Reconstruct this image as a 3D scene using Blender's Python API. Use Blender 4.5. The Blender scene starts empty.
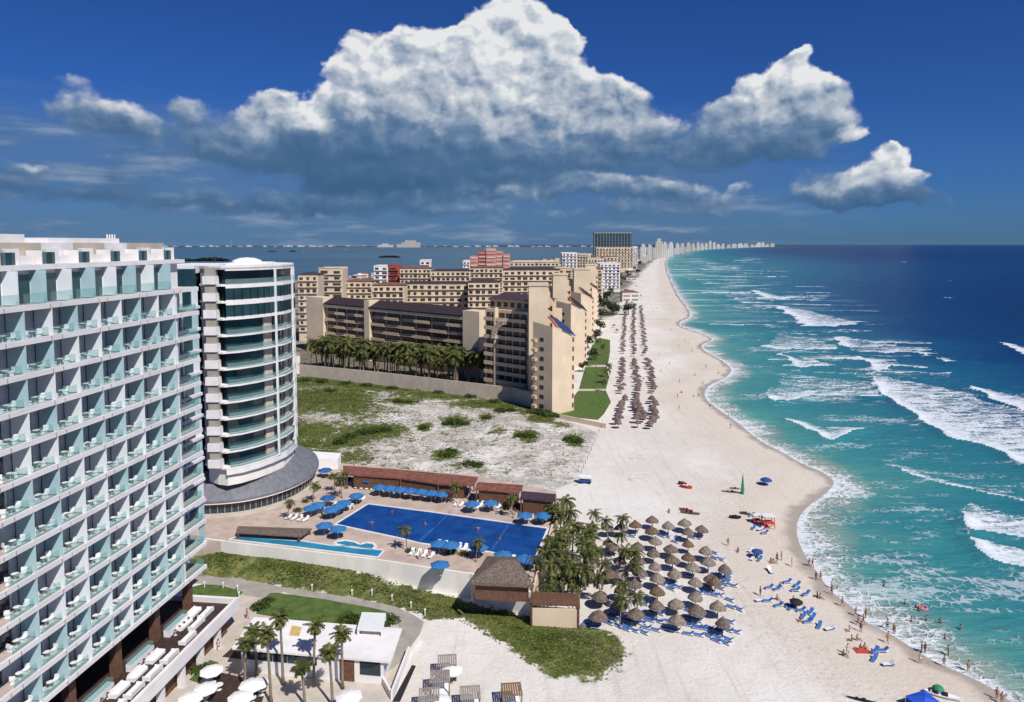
SKY_S = 0.10
CLOUDS = [
(500,14,28,18,1,1),(470,35,34,24,1,1),(530,32,32,22,1,1),(425,42,25,16,1,1),(398,52,30,20,.95,1),(358,48,22,20,1,1),(348,76,28,20,.95,1),(345,104,26,16,.85,.9),
(395,85,40,28,.9,1),(450,70,45,34,.9,1),(500,65,45,34,1,1),(542,60,32,32,.9,1),(560,40,12,18,.8,.9),(566,92,34,26,.75,1),(605,98,30,20,.75,1),(630,104,24,16,.7,.9),
(600,128,42,20,.6,1),(648,128,24,14,.5,.7),(480,100,48,28,.85,1),(430,112,40,25,.7,1),(540,118,45,28,.75,1),(285,108,28,18,.85,1),(305,122,28,20,.9,1),(262,125,20,14,.7,.9),
(320,148,50,18,.22,.9),(370,150,60,24,.2,1),(430,150,60,25,.28,1),(490,155,60,22,.3,1),(550,155,60,20,.32,1),(610,152,55,18,.35,1),(340,178,60,14,.08,.9),(420,182,70,12,.08,.9),(500,178,60,10,.2,.7),
(78,82,18,10,.62,.8),(72,108,36,15,.5,.9),(110,120,34,14,.4,.9),(145,125,28,12,.38,.8),(185,103,20,12,.6,.8),(205,125,28,16,.4,.9),(180,150,55,14,.22,.8),(30,166,18,8,.65,.7),(240,150,30,16,.3,.9),(110,172,90,10,.2,.7),(50,190,90,9,.15,.6),
(790,62,16,12,.95,.9),(778,80,26,18,.95,1),(762,100,28,18,.85,1),(800,98,28,18,.85,1),(834,92,18,12,.75,.9),(738,112,26,13,.65,.75),(700,108,20,10,.6,.65),(712,130,34,12,.42,.7),(762,128,42,16,.5,1),(812,118,30,15,.5,.9),
(740,150,50,12,.22,.9),(800,148,46,12,.22,.9),(690,160,50,12,.25,.7),(848,131,11,7,1,1.1),(885,165,20,14,.95,1),(894,152,10,8,.9,.9),(868,182,32,10,.8,.9),(905,182,18,9,.75,.9),(826,186,28,9,.7,.8),(850,200,50,8,.2,1.1),(905,200,30,6,.2,.9),(820,176,26,8,.4,.7),(1020,192,10,6,.7,.7),(745,186,12,6,.7,.7),
(200,205,120,10,.18,.55),(350,202,120,10,.2,.6),(500,192,60,9,.45,.6),(580,184,55,8,.5,.7),(640,192,60,9,.38,.6),(700,200,50,9,.38,.55),(460,214,140,8,.25,.5),(660,212,90,8,.3,.5),(120,228,140,7,.22,.35)]

CLOUDS = [(a, b, c*(1.0 if t > .5 else 1.10), d*(.95 if t > .5 else 1.15), t, w*(1.0 if t > .5 else (1.5 if b > 180 else 1.15 if a > 230 else .95))) for a, b, c, d, t, w in CLOUDS]
NAMP, BAMP, DTHR, EMB1, EMB2 = 1.15, .42, .36, 1.0, .30
LOBX, LOBY, WARP = .10, .30, .055
import bpy, bmesh, math, random
import numpy as np
from mathutils import Vector, Matrix
random.seed(7); rng = np.random.default_rng(11)
R = math.radians
sc = bpy.context.scene
COL = sc.collection
# ------------------------------------------------------------------ camera
CAMH, F, PITCH, CX, CY = 60.0, 700.0, R(4.0), 512.0, 293.0
cam_d = bpy.data.cameras.new('camera'); cam = bpy.data.objects.new('camera', cam_d); COL.objects.link(cam)
cam_d.sensor_width = 36.0; cam_d.lens = 36.0 * F / 1024.0
cam_d.shift_y = -(351.0 - CY) / 1024.0
cam_d.clip_start = 1.0; cam_d.clip_end = 200000.0
cam.location = (0, 0, CAMH); cam.rotation_euler = (R(90) - PITCH, 0, 0)
sc.camera = cam
def ray(px, py):
    x = (px - CX) / F; y = (CY - py) / F
    return x, math.cos(PITCH) + y * math.sin(PITCH), -math.sin(PITCH) + y * math.cos(PITCH)
def G(px, py, z=0.0):
    x, y, w = ray(px, py); k = (z - CAMH) / w
    return (x * k, y * k)
def AT(px, Y, py=280):
    x, y, w = ray(px, py); return x / y * Y
def ZY(py, Y):
    x, y, w = ray(512, py); return CAMH + w / y * Y
# ------------------------------------------------------------------ bookkeeping
def tag(o, label=None, cat=None, group=None, kind=None):
    if label: o['label'] = label
    if cat: o['category'] = cat
    if group: o['group'] = group
    if kind: o['kind'] = kind
    return o
def empty(name, loc=(0, 0, 0), rz=0.0, label=None, cat=None, group=None):
    o = bpy.data.objects.new(name, None); COL.objects.link(o)
    o.location = loc; o.rotation_euler = (0, 0, rz); o.empty_display_size = .1
    return tag(o, label, cat, group)
KIDS = {}
def link(name, me, parent=None, mats=None):
    o = bpy.data.objects.new(name, me); COL.objects.link(o)
    if parent is not None:
        o.parent = parent; KIDS.setdefault(parent.name, []).append(o)
    return o
def copy_tree(o, parent=None, loc=None, rz=None, scale=None):
    c = o.copy(); COL.objects.link(c)
    if parent is not None:
        c.parent = parent; KIDS.setdefault(parent.name, []).append(c)
    if loc is not None: c.location = loc
    if rz is not None: c.rotation_euler = (0, 0, rz)
    if scale is not None: c.scale = (scale,) * 3 if not isinstance(scale, tuple) else scale
    for ch in KIDS.get(o.name, []): copy_tree(ch, c)
    return c
_o1 = 'zeroth first second third fourth fifth sixth seventh eighth ninth tenth eleventh twelfth thirteenth fourteenth fifteenth sixteenth seventeenth eighteenth nineteenth'.split()
_t1 = ['', '', 'twenty', 'thirty', 'forty', 'fifty', 'sixty', 'seventy', 'eighty', 'ninety']
_t2 = ['', '', 'twentieth', 'thirtieth', 'fortieth', 'fiftieth', 'sixtieth', 'seventieth', 'eightieth', 'ninetieth']
def ordn(n):
    if n < 20: return _o1[n]
    if n >= 100: return 'hundred and ' + ordn(n - 100) if n > 100 else 'hundredth'
    return _t2[n // 10] if n % 10 == 0 else _t1[n // 10] + '-' + _o1[n % 10]
# ------------------------------------------------------------------ mesh builder
class MB:
    def __init__(s): s.v = []; s.f = []; s.m = []
    def add(s, vs, fs, m=0):
        b = len(s.v); s.v += [tuple(p) for p in vs]
        for f in fs: s.f.append(tuple(b + i for i in f)); s.m.append(m)
        return s
    def box(s, x0, x1, y0, y1, z0, z1, m=0, T=None):
        vs = [(x0,y0,z0),(x1,y0,z0),(x1,y1,z0),(x0,y1,z0),(x0,y0,z1),(x1,y0,z1),(x1,y1,z1),(x0,y1,z1)]
        if T: vs = [tuple(T @ Vector(p)) for p in vs]
        return s.add(vs, [(0,3,2,1),(4,5,6,7),(0,1,5,4),(1,2,6,5),(2,3,7,6),(3,0,4,7)], m)
    def prism(s, poly, z0, z1, m=0):
        n = len(poly)
        a = sum(poly[i][0]*poly[(i+1)%n][1]-poly[(i+1)%n][0]*poly[i][1] for i in range(n))
        if a < 0: poly = poly[::-1]
        vs = [(p[0],p[1],z0) for p in poly] + [(p[0],p[1],z1) for p in poly]
        fs = [tuple(range(n-1,-1,-1)), tuple(range(n,2*n))] + [(i,(i+1)%n,n+(i+1)%n,n+i) for i in range(n)]
        return s.add(vs, fs, m)
    def bar(s, p, q, w, h=None, m=0, up=(0,0,1)):
        p = Vector(p); q = Vector(q); h = h or w; d = (q-p)
        if d.length < 1e-6: return s
        d.normalize(); u = Vector(up)
        if abs(d.dot(u)) > .98: u = Vector((1,0,0))
        r = d.cross(u).normalized(); u = r.cross(d).normalized()
        vs = []
        for c in (p, q):
            for a, b in ((-1,-1),(1,-1),(1,1),(-1,1)): vs.append(c + r*(a*w/2) + u*(b*h/2))
        return s.add(vs, [(0,1,2,3),(7,6,5,4),(0,4,5,1),(1,5,6,2),(2,6,7,3),(3,7,4,0)], m)
    def tube(s, pts, rad, n=8, m=0, cap=True):
        rings = []; pts = [Vector(p) for p in pts]
        if not hasattr(rad, '__len__'): rad = [rad]*len(pts)
        for i, p in enumerate(pts):
            d = (pts[min(i+1,len(pts)-1)] - pts[max(i-1,0)]).normalized()
            u = Vector((1,0,0)) if abs(d.x) < .9 else Vector((0,1,0))
            r = d.cross(u).normalized(); u = r.cross(d)
            rings.append([p + (r*math.cos(2*math.pi*k/n) + u*math.sin(2*math.pi*k/n))*rad[i] for k in range(n)])
        vs = [q for g in rings for q in g]; fs = []
        for i in range(len(pts)-1):
            for k in range(n): fs.append((i*n+k, i*n+(k+1)%n, (i+1)*n+(k+1)%n, (i+1)*n+k))
        if cap: fs.append(tuple(range(n-1,-1,-1))); fs.append(tuple(range((len(pts)-1)*n, len(pts)*n)))
        return s.add(vs, fs, m)
    def lathe(s, prof, n=12, m=0, c=(0,0,0)):
        vs = []; fs = []
        for r, z in prof:
            for k in range(n):
                a = 2*math.pi*k/n; vs.append((c[0]+r*math.cos(a), c[1]+r*math.sin(a), c[2]+z))
        for i in range(len(prof)-1):
            for k in range(n): fs.append((i*n+k, i*n+(k+1)%n, (i+1)*n+(k+1)%n, (i+1)*n+k))
        return s.add(vs, fs, m)
    def ellip(s, c, r, n=10, rings=7, m=0):
        vs = []; fs = []
        for i in range(rings+1):
            t = math.pi*i/rings
            for k in range(n):
                a = 2*math.pi*k/n
                vs.append((c[0]+r[0]*math.sin(t)*math.cos(a), c[1]+r[1]*math.sin(t)*math.sin(a), c[2]-r[2]*math.cos(t)))
        for i in range(rings):
            for k in range(n): fs.append((i*n+k, i*n+(k+1)%n, (i+1)*n+(k+1)%n, (i+1)*n+k))
        return s.add(vs, fs, m)
    def mesh(s, name, mats, smooth=False):
        me = bpy.data.meshes.new(name); me.from_pydata(s.v, [], s.f)
        for mt in (mats if isinstance(mats, (list, tuple)) else [mats]): me.materials.append(mt)
        if any(s.m): me.polygons.foreach_set('material_index', s.m)
        if smooth: me.polygons.foreach_set('use_smooth', [True]*len(s.f))
        me.update(); return me
    def build(s, name, mats, parent=None, smooth=False):
        return link(name, s.mesh(name, mats, smooth), parent)
def obj_mat(o, m):
    o.material_slots[0].link = 'OBJECT'; o.material_slots[0].material = m
# ------------------------------------------------------------------ materials
class NT:
    def __init__(s, tree): s.t = tree; s.n = tree.nodes; s.l = tree.links
    def __call__(s, kind, ins=None, **kw):
        nd = s.n.new(kind)
        for k, v in kw.items(): setattr(nd, k, v)
        for k, v in (ins or {}).items():
            sock = nd.inputs[k]
            if isinstance(v, bpy.types.NodeSocket): s.l.new(v, sock)
            else: sock.default_value = v
        return nd
    def math(s, op, a, b=None, c=None, clamp=False):
        nd = s.n.new('ShaderNodeMath'); nd.operation = op; nd.use_clamp = clamp
        for i, v in enumerate((a, b, c)):
            if v is None: continue
            if isinstance(v, bpy.types.NodeSocket): s.l.new(v, nd.inputs[i])
            else: nd.inputs[i].default_value = v
        return nd.outputs[0]
    def mix(s, fac, a, b, blend='MIX'):
        nd = s.n.new('ShaderNodeMix'); nd.data_type = 'RGBA'; nd.blend_type = blend
        for k, v in ((0, fac), (6, a), (7, b)):
            if isinstance(v, bpy.types.NodeSocket): s.l.new(v, nd.inputs[k])
            else: nd.inputs[k].default_value = (*v, 1) if hasattr(v, '__len__') and len(v) == 3 else v
        return nd.outputs[2]
    def ss(s, x, lo, hi):
        nd = s.n.new('ShaderNodeMapRange'); nd.interpolation_type = 'SMOOTHSTEP'
        s.l.new(x, nd.inputs[0]); nd.inputs[1].default_value = lo; nd.inputs[2].default_value = hi
        return nd.outputs[0]
    def noise(s, vec, scale, detail=4, rough=.55, dist=0):
        nd = s('ShaderNodeTexNoise', {'Scale': scale, 'Detail': detail, 'Roughness': rough, 'Distortion': dist})
        s.l.new(vec, nd.inputs['Vector']); return nd.outputs[0]
def newmat(name):
    m = bpy.data.materials.new(name); m.use_nodes = True; t = m.node_tree; t.nodes.clear()
    n = NT(t); out = n('ShaderNodeOutputMaterial'); return m, n, out
def mat(name, col, rough=.8, var=.12, scale=.6, spec=.3, metal=0., bump=0., bscale=3., col2=None, stretch=None, alpha=None, detail=4):
    m, n, out = newmat(name)
    pos = n('ShaderNodeNewGeometry').outputs['Position']
    if stretch:
        mp = n('ShaderNodeMapping', {'Scale': stretch}); n.l.new(pos, mp.inputs[0]); pos = mp.outputs[0]
    f = n.noise(pos, scale, detail, .6)
    if col2 is None:
        lo = tuple(c*(1-var) for c in col); hi = tuple(min(1, c*(1+var)) for c in col)
    else: lo, hi = col, col2
    c = n.mix(n.ss(f, .3, .7), lo, hi)
    b = n('ShaderNodeBsdfPrincipled', {'Roughness': rough, 'Specular IOR Level': spec, 'Metallic': metal, 'Base Color': c})
    if bump:
        bp = n('ShaderNodeBump', {'Strength': bump, 'Distance': .1}); n.l.new(n.noise(pos, bscale, 4), bp.inputs['Height'])
        n.l.new(bp.outputs[0], b.inputs['Normal'])
    if alpha is not None:
        tr = n('ShaderNodeBsdfTransparent', {'Color': (.84,.95,.95,1)})
        mx = n('ShaderNodeMixShader', {0: alpha}); n.l.new(tr.outputs[0], mx.inputs[1]); n.l.new(b.outputs[0], mx.inputs[2])
        n.l.new(mx.outputs[0], out.inputs[0])
    else: n.l.new(b.outputs[0], out.inputs[0])
    return m
def leafmat(name, a, b, rough=.6, scale=.35, transl=.25):
    m, n, out = newmat(name)
    g = n('ShaderNodeNewGeometry'); f = n.noise(g.outputs['Position'], scale, 3)
    f2 = n.math('ADD', n.math('MULTIPLY', f, .75), n.math('MULTIPLY', g.outputs['Random Per Island'], .3))
    c = n.mix(n.ss(f2, .3, .75), a, b)
    p = n('ShaderNodeBsdfPrincipled', {'Roughness': rough, 'Specular IOR Level': .25, 'Base Color': c})
    tr = n('ShaderNodeBsdfTranslucent'); n.l.new(c, tr.inputs[0])
    mx = n('ShaderNodeMixShader', {0: transl}); n.l.new(p.outputs[0], mx.inputs[1]); n.l.new(tr.outputs[0], mx.inputs[2])
    n.l.new(mx.outputs[0], out.inputs[0]); return m
W = {}
W['white'] = mat('white_concrete', (.74,.71,.70), .7, .06, .4)
W['slab'] = mat('balcony_concrete', (.70,.66,.66), .7, .08, .5, stretch=(.4,.4,2))
W['divteal'] = mat('teal_panel', (.40,.56,.59), .35, .06, .3, spec=.4)
W['divwhite'] = mat('white_panel', (.74,.78,.80), .45, .05, .3, spec=.4)
W['glass'] = mat('dark_glass', (.02,.035,.045), .08, .3, .25, spec=.6)
W['tealglass'] = mat('teal_window_glass', (.022,.06,.068), .08, .3, .25, spec=.6)
W['rail'] = mat('rail_glass', (.36,.48,.48), .1, .08, .4, spec=.5, alpha=.16)
W['railn'] = mat('tower_rail_glass', (.26,.36,.36), .1, .08, .4, spec=.5, alpha=.32)
W['curtain'] = mat('curtain', (.42,.44,.47), .8, .1, 1.)
W['floor'] = mat('balcony_floor', (.42,.35,.31), .8, .1, 1.)
W['beige'] = mat('beige_stucco', (.60,.45,.30), .85, .07, .12, bump=.1)
W['beige2'] = mat('pale_stucco', (.66,.53,.38), .85, .07, .15, bump=.1)
W['cream'] = mat('cream_stucco', (.60,.49,.36), .85, .08, .15)
W['sandstone'] = mat('sandstone_wall', (.50,.42,.34), .85, .1, .3)
W['roofdk'] = mat('dark_tile_roof', (.055,.035,.045), .7, .25, 1.2)
W['roofred'] = mat('red_tile_roof', (.20,.075,.055), .8, .3, 1.)
W['solar'] = mat('solar_panel', (.042,.030,.036), .8, .2, 1., spec=.1)
W['reclad'] = mat('red_stucco', (.34,.075,.06), .8, .1, .3)
W['pink'] = mat('pink_stucco', (.50,.25,.22), .8, .12, .1)
W['winrec'] = mat('window_dark', (.055,.042,.040), .3, .3, .5)
W['metalroof'] = mat('zinc_roof', (.165,.17,.19), .65, .15, .8, metal=.1, spec=.25)
W['brown'] = mat('brown_wood', (.13,.065,.04), .75, .25, 2.)
W['deckdk'] = mat('dark_deck', (.05,.028,.024), .7, .3, 1.5)
W['pave'] = mat('pale_paving', (.50,.44,.38), .85, .1, .5, bump=.1)
W['pave2'] = mat('grey_paving', (.33,.30,.26), .85, .12, .5, bump=.1)
W['stonedeck'] = mat('pool_deck_stone', (.46,.36,.30), .85, .14, .4)
W['wallw'] = mat('white_garden_wall', (.76,.72,.67), .8, .08, .4, stretch=(1,1,.3))
W['lawn'] = mat('lawn_green', (.050,.095,.018), .9, .3, .6, col2=(.10,.145,.035), bump=.3)
W['thatch'] = mat('thatch', (.10,.076,.062), .95, .2, 2.5, col2=(.21,.165,.14), bump=.6, bscale=9, spec=.1)
W['thatch2'] = mat('far_thatch', (.10,.070,.068), .95, .2, .6, col2=(.19,.14,.13), spec=.1)
W['pole'] = mat('wood_pole', (.16,.11,.08), .85, .2, 2.)
W['blue'] = mat('blue_canvas', (.025,.10,.29), .7, .15, 1.)
W['blue2'] = mat('light_blue_canvas', (.030,.15,.37), .7, .15, 1.)
W['blue3'] = mat('navy_canvas', (.02,.06,.25), .7, .15, 1.)
W['mattress'] = mat('blue_mattress', (.05,.15,.42), .75, .15, 2.)
W['whitecl'] = mat('white_canvas', (.78,.77,.76), .75, .04, 2.)
W['wframe'] = mat('white_frame', (.70,.70,.70), .5, .05, 2.)
W['red'] = mat('red_paint', (.50,.06,.045), .6, .1, 2.)
W['green'] = mat('green_canvas', (.04,.22,.12), .7, .1, 2.)
W['black'] = mat('black_rubber', (.02,.02,.022), .7, .1, 2.)
W['trunk'] = mat('palm_bark', (.22,.17,.13), .9, .2, 3.)
W['palm'] = leafmat('palm_fronds', (.025,.042,.010), (.15,.155,.04), transl=.12)
W['palmy'] = leafmat('coconut_fronds', (.018,.034,.009), (.15,.15,.040), transl=.15)
W['shrub'] = leafmat('shrub_leaves', (.028,.055,.010), (.095,.13,.028))
W['dune'] = leafmat('dune_grass', (.045,.078,.012), (.17,.195,.042), scale=.12)
W['dry'] = leafmat('dry_dune_grass', (.13,.12,.06), (.28,.25,.15), scale=.15)
W['forest'] = leafmat('forest_leaves', (.015,.03,.010), (.05,.065,.02))
W['bark'] = mat('tree_bark', (.10,.08,.06), .9, .2, 2.)
# pool water
def poolmat(name, c1, c2):
    m, n, out = newmat(name); pos = n('ShaderNodeNewGeometry').outputs['Position']
    c = n.mix(n.ss(n.noise(pos, .25, 4), .3, .7), c1, c2)
    b = n('ShaderNodeBsdfPrincipled', {'Roughness': .12, 'Specular IOR Level': .4, 'Base Color': c})
    bp = n('ShaderNodeBump', {'Strength': .25, 'Distance': .08}); n.l.new(n.noise(pos, 2.2, 4), bp.inputs['Height']); n.l.new(bp.outputs[0], b.inputs['Normal'])
    n.l.new(b.outputs[0], out.inputs[0]); return m
W['pool'] = poolmat('pool_water', (.006,.040,.18), (.013,.075,.27))
W['pool2'] = poolmat('shallow_pool_water', (.02,.17,.32), (.035,.26,.40))
# ------------------------------------------------------------------ light, world
SUN = Vector((.57, -.82, 0)).normalized() * math.cos(R(48)) + Vector((0, 0, math.sin(R(48))))
ld = bpy.data.lights.new('sun', 'SUN'); ld.energy = 4.3; ld.angle = R(.53); ld.color = (1, .965, .905)
lo = bpy.data.objects.new('sun', ld); COL.objects.link(lo)
lo.rotation_euler = SUN.to_track_quat('Z', 'Y').to_euler(); lo.location = (0, 0, 400)
w = bpy.data.worlds.new('World'); sc.world = w; w.use_nodes = True; w.node_tree.nodes.clear(); n = NT(w.node_tree)
sky = n('ShaderNodeTexSky'); sky.sky_type = 'NISHITA'; sky.sun_disc = False
sky.sun_elevation = R(48); sky.sun_rotation = math.atan2(SUN.x, SUN.y); sky.altitude = 0; sky.air_density = 1.0; sky.dust_density = .3; sky.ozone_density = 3.0
out = n('ShaderNodeOutputWorld')
skyc = n.mix(1.0, sky.outputs[0], (.10,.24,.55), 'MULTIPLY')
bg = n('ShaderNodeBackground', {'Strength': SKY_S}); n.l.new(skyc, bg.inputs[0])
# cumulus field: sum of soft lobes in (azimuth, elevation), edges broken up by fractal noise
tc = n('ShaderNodeTexCoord').outputs['Generated']
sep = n('ShaderNodeSeparateXYZ'); n.l.new(tc, sep.inputs[0])
az = n.math('ARCTAN2', sep.outputs[0], sep.outputs[1]); el = n.math('ARCSINE', sep.outputs[2])
P0 = n('ShaderNodeCombineXYZ', {0: az, 1: el}).outputs[0]
wn = n('ShaderNodeTexNoise', {'Scale': 14., 'Detail': 4., 'Roughness': .55}, noise_dimensions='2D'); n.l.new(P0, wn.inputs['Vector'])
wv = n('ShaderNodeVectorMath', operation='SUBTRACT'); n.l.new(wn.outputs['Color'], wv.inputs[0]); wv.inputs[1].default_value = (.5,.5,.5)
wsx = n('ShaderNodeVectorMath', operation='MULTIPLY'); n.l.new(wv.outputs[0], wsx.inputs[0]); wsx.inputs[1].default_value = (WARP,WARP*.85,0)
PW = n('ShaderNodeVectorMath', operation='ADD'); n.l.new(P0, PW.inputs[0]); n.l.new(wsx.outputs[0], PW.inputs[1]); PW = PW.outputs[0]
# px, py, rx, ry, painted light-to-shade tone (1 white top .. 0 blue-grey base), weight
BL = CLOUDS
Fs = None; Ts = None; Ws = None
rc = random.Random(4); LOBES = list(BL)
for (bx, by, rx, ry, tn, wt) in BL:           # smaller turrets riding on the bright lobes
    if tn >= .75:
        a_ = rc.uniform(.3, 2.8); LOBES.append((bx+rx*.75*math.cos(a_), by-ry*.75*math.sin(a_), rx*.45, ry*.5, min(1., tn+.08), .75))
for (bx, by, rx, ry, tn, wt) in LOBES:
    x, y, z = ray(bx, by); L = math.sqrt(x*x+y*y+z*z); a0 = math.atan2(x, y); e0 = math.asin(z/L)
    sx, sy = F/rx, F/ry
    # the location hangs on the running sum so that the lobes are worked out one after another
    lx = -a0*sx if Fs is None else n.math('MULTIPLY_ADD', Fs, 1e-9, -a0*sx)
    lc = n('ShaderNodeCombineXYZ', {0: lx, 1: -e0*sy}).outputs[0]
    mp = n('ShaderNodeVectorMath', operation='MULTIPLY_ADD'); n.l.new(PW, mp.inputs[0]); mp.inputs[1].default_value = (sx, sy, 0); n.l.new(lc, mp.inputs[2])
    dt = n('ShaderNodeVectorMath', operation='DOT_PRODUCT'); n.l.new(mp.outputs[0], dt.inputs[0]); n.l.new(mp.outputs[0], dt.inputs[1])
    ql = n('ShaderNodeVectorMath', operation='DOT_PRODUCT'); n.l.new(mp.outputs[0], ql.inputs[0]); ql.inputs[1].default_value = (LOBX, LOBY, 0)
    g = n.math('POWER', .42, dt.outputs['Value']); g2 = n.math('POWER', g, 2.5)
    t_ = n.math('ADD', ql.outputs['Value'], tn)  # lobe shading put into the tone, lighter towards the upper right
    if Fs is None: Fs = n.math('MULTIPLY', g, wt); Ts = n.math('MULTIPLY', g2, t_); Ws = n.math('ADD', g2, 1e-5)
    else: Fs = n.math('MULTIPLY_ADD', g, wt, Fs); Ts = n.math('MULTIPLY_ADD', g2, t_, Ts); Ws = n.math('ADD', g2, Ws)
def cn(vec, sc_, de=6, ro=.55):
    q = n('ShaderNodeTexNoise', {'Scale': sc_, 'Detail': de, 'Roughness': ro}, noise_dimensions='2D'); n.l.new(vec, q.inputs['Vector']); return q.outputs[0]
st = n('ShaderNodeMapping', {'Scale': (1, 1.35, 1)}); n.l.new(P0, st.inputs[0]); st = st.outputs[0]
off = n('ShaderNodeVectorMath', operation='ADD'); n.l.new(st, off.inputs[0]); off.inputs[1].default_value = (.009, .014, 0); off = off.outputs[0]
n1 = cn(st, 15.); n2 = cn(off, 15.)
def bill(vec, sc_, de):
    v = n('ShaderNodeTexVoronoi', {'Scale': sc_}, feature='F1', voronoi_dimensions='2D'); v.inputs['Detail'].default_value = de; v.inputs['Roughness'].default_value = .5
    n.l.new(vec, v.inputs['Vector']); return v.outputs['Distance']
def addv(a, b):
    q = n('ShaderNodeVectorMath', operation='ADD'); n.l.new(a, q.inputs[0]); n.l.new(b, q.inputs[1]); return q.outputs[0]
wsm = n('ShaderNodeVectorMath', operation='MULTIPLY'); n.l.new(wv.outputs[0], wsm.inputs[0]); wsm.inputs[1].default_value = (.05,.05,0)
v1 = bill(addv(st, wsm.outputs[0]), 24., 2.); v2 = bill(addv(off, wsm.outputs[0]), 24., 2.)
tone = n.math('MINIMUM', n.math('MAXIMUM', n.math('DIVIDE', Ts, Ws), 0.), 1.15)
dens = n.math('ADD', Fs, n.math('MULTIPLY', n.math('SUBTRACT', n1, .5), NAMP))
dens = n.math('SUBTRACT', dens, n.math('MULTIPLY', v1, BAMP))
edge = n.math('MULTIPLY_ADD', tone, -.50, 1.0)   # crisp sunlit tops, soft grey layers
al = n.ss(n.math('DIVIDE', n.math('SUBTRACT', dens, DTHR), edge), 0., 1.)
# layers of thin cloud low on the horizon
sv = n('ShaderNodeMapping', {'Scale': (5, 34, 1)}); n.l.new(P0, sv.inputs[0])
vn_ = n('ShaderNodeTexNoise', {'Scale': 1., 'Detail': 6., 'Roughness': .6}, noise_dimensions='2D'); n.l.new(sv.outputs[0], vn_.inputs['Vector'])
bank = n.math('MULTIPLY', n.ss(el, .20, .11), n.ss(az, .50, .22))      # the hazy bank under the big cloud
veil = n.math('MULTIPLY', n.math('MULTIPLY_ADD', n.ss(vn_.outputs[0], .36, .70), .36, .56), bank)
vcol = n.mix(n.ss(vn_.outputs[0], .48, .80), (.078,.150,.270), (.24,.31,.42))
emb = n.math('ADD', n.math('MULTIPLY', n.math('SUBTRACT', n1, n2), EMB1), n.math('MULTIPLY', n.math('SUBTRACT', v2, v1), EMB2))  # embossed sun-side shading, painted into the cloud colour
rim = n.math('MULTIPLY', n.ss(dens, 1.5, .25), .12)      # thin rims painted brighter, as if catching the sun
lit = n.math('ADD', n.math('MULTIPLY_ADD', tone, .80, .0), n.math('MULTIPLY', emb, n.math('MULTIPLY_ADD', tone, .85, .22)))
lit = n.math('ADD', lit, n.math('MULTIPLY', rim, tone), clamp=True)
cr = n('ShaderNodeValToRGB'); n.l.new(lit, cr.inputs[0]); cr.color_ramp.interpolation = 'B_SPLINE' if 0 else 'LINEAR'; e = cr.color_ramp.elements
e[0].position = 0; e[0].color = (.042,.105,.210,1); e[1].position = 1; e[1].color = (.68,.69,.70,1)
e[1].position = .92; q = e.new(.20); q.color = (.065,.135,.250,1); q = e.new(.38); q.color = (.125,.20,.32,1); q = e.new(.55); q.color = (.28,.34,.43,1); q = e.new(.74); q.color = (.46,.50,.56,1)
cb = n('ShaderNodeBackground', {'Strength': 1.0}); n.l.new(cr.outputs[0], cb.inputs[0])
vb = n('ShaderNodeBackground', {'Strength': 1.0, 'Color': vcol})
front = n.ss(sep.outputs[1], .0, .25)
up = n.ss(el, .0, .03)
m0 = n('ShaderNodeMixShader'); n.l.new(veil, m0.inputs[0]); n.l.new(bg.outputs[0], m0.inputs[1]); n.l.new(vb.outputs[0], m0.inputs[2])
m1 = n('ShaderNodeMixShader'); n.l.new(n.math('MULTIPLY', al, n.math('MULTIPLY', front, up)), m1.inputs[0]); n.l.new(m0.outputs[0], m1.inputs[1]); n.l.new(cb.outputs[0], m1.inputs[2])
n.l.new(m1.outputs[0], out.inputs[0])
sc.view_settings.view_transform = 'Standard'; sc.view_settings.look = 'None'; sc.view_settings.exposure = 0.22; sc.view_settings.gamma = 1
w.cycles.sampling_method = 'MANUAL'; w.cycles.sample_map_resolution = 1024
sc.render.engine = 'CYCLES'; sc.cycles.max_bounces = 5; sc.cycles.diffuse_bounces = 3; sc.cycles.glossy_bounces = 3; sc.cycles.transparent_max_bounces = 12
sc.cycles.use_denoising = True
# ------------------------------------------------------------------ ground and water
WL = -0.5
SHORE_PX = [(1130,760),(1060,722),(1012,702),(990,687),(961,673),(930,659),(892,635),(866,622),(851,606),(832,592),(814,568),(804,553),(797,534),(799,518),(810,505),(826,493),(834,482),
 (822,472),(803,464),(780,451),(759,440),(737,422),(718,409),(705,397),(709,386),(726,377),(731,369),(721,360),(705,351),(702,345),(712,339),(700,333),(682,327),(680,322),(690,316),(686,306),(678,296),(672,284),(667,272),(665,263),(669,256),(678,252.2),(692,250),(712,248.6),(740,247.5),(774,246.7)]
_s0 = np.array([G(x, y, WL) for x, y in SHORE_PX])
def catmull(Pt, k=4):
    out_ = []
    for i in range(len(Pt)-1):
        p0, p1, p2, p3 = Pt[max(i-1,0)], Pt[i], Pt[i+1], Pt[min(i+2,len(Pt)-1)]
        for j in range(k):
            t = j/k; out_.append(.5*((2*p1)+(-p0+p2)*t+(2*p0-5*p1+4*p2-p3)*t*t+(-p0+3*p1-3*p2+p3)*t**3))
    out_.append(Pt[-1]); return np.array(out_)
SHORE = np.vstack([catmull(_s0[:36], 4)[:-1], _s0[35:]])
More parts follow.
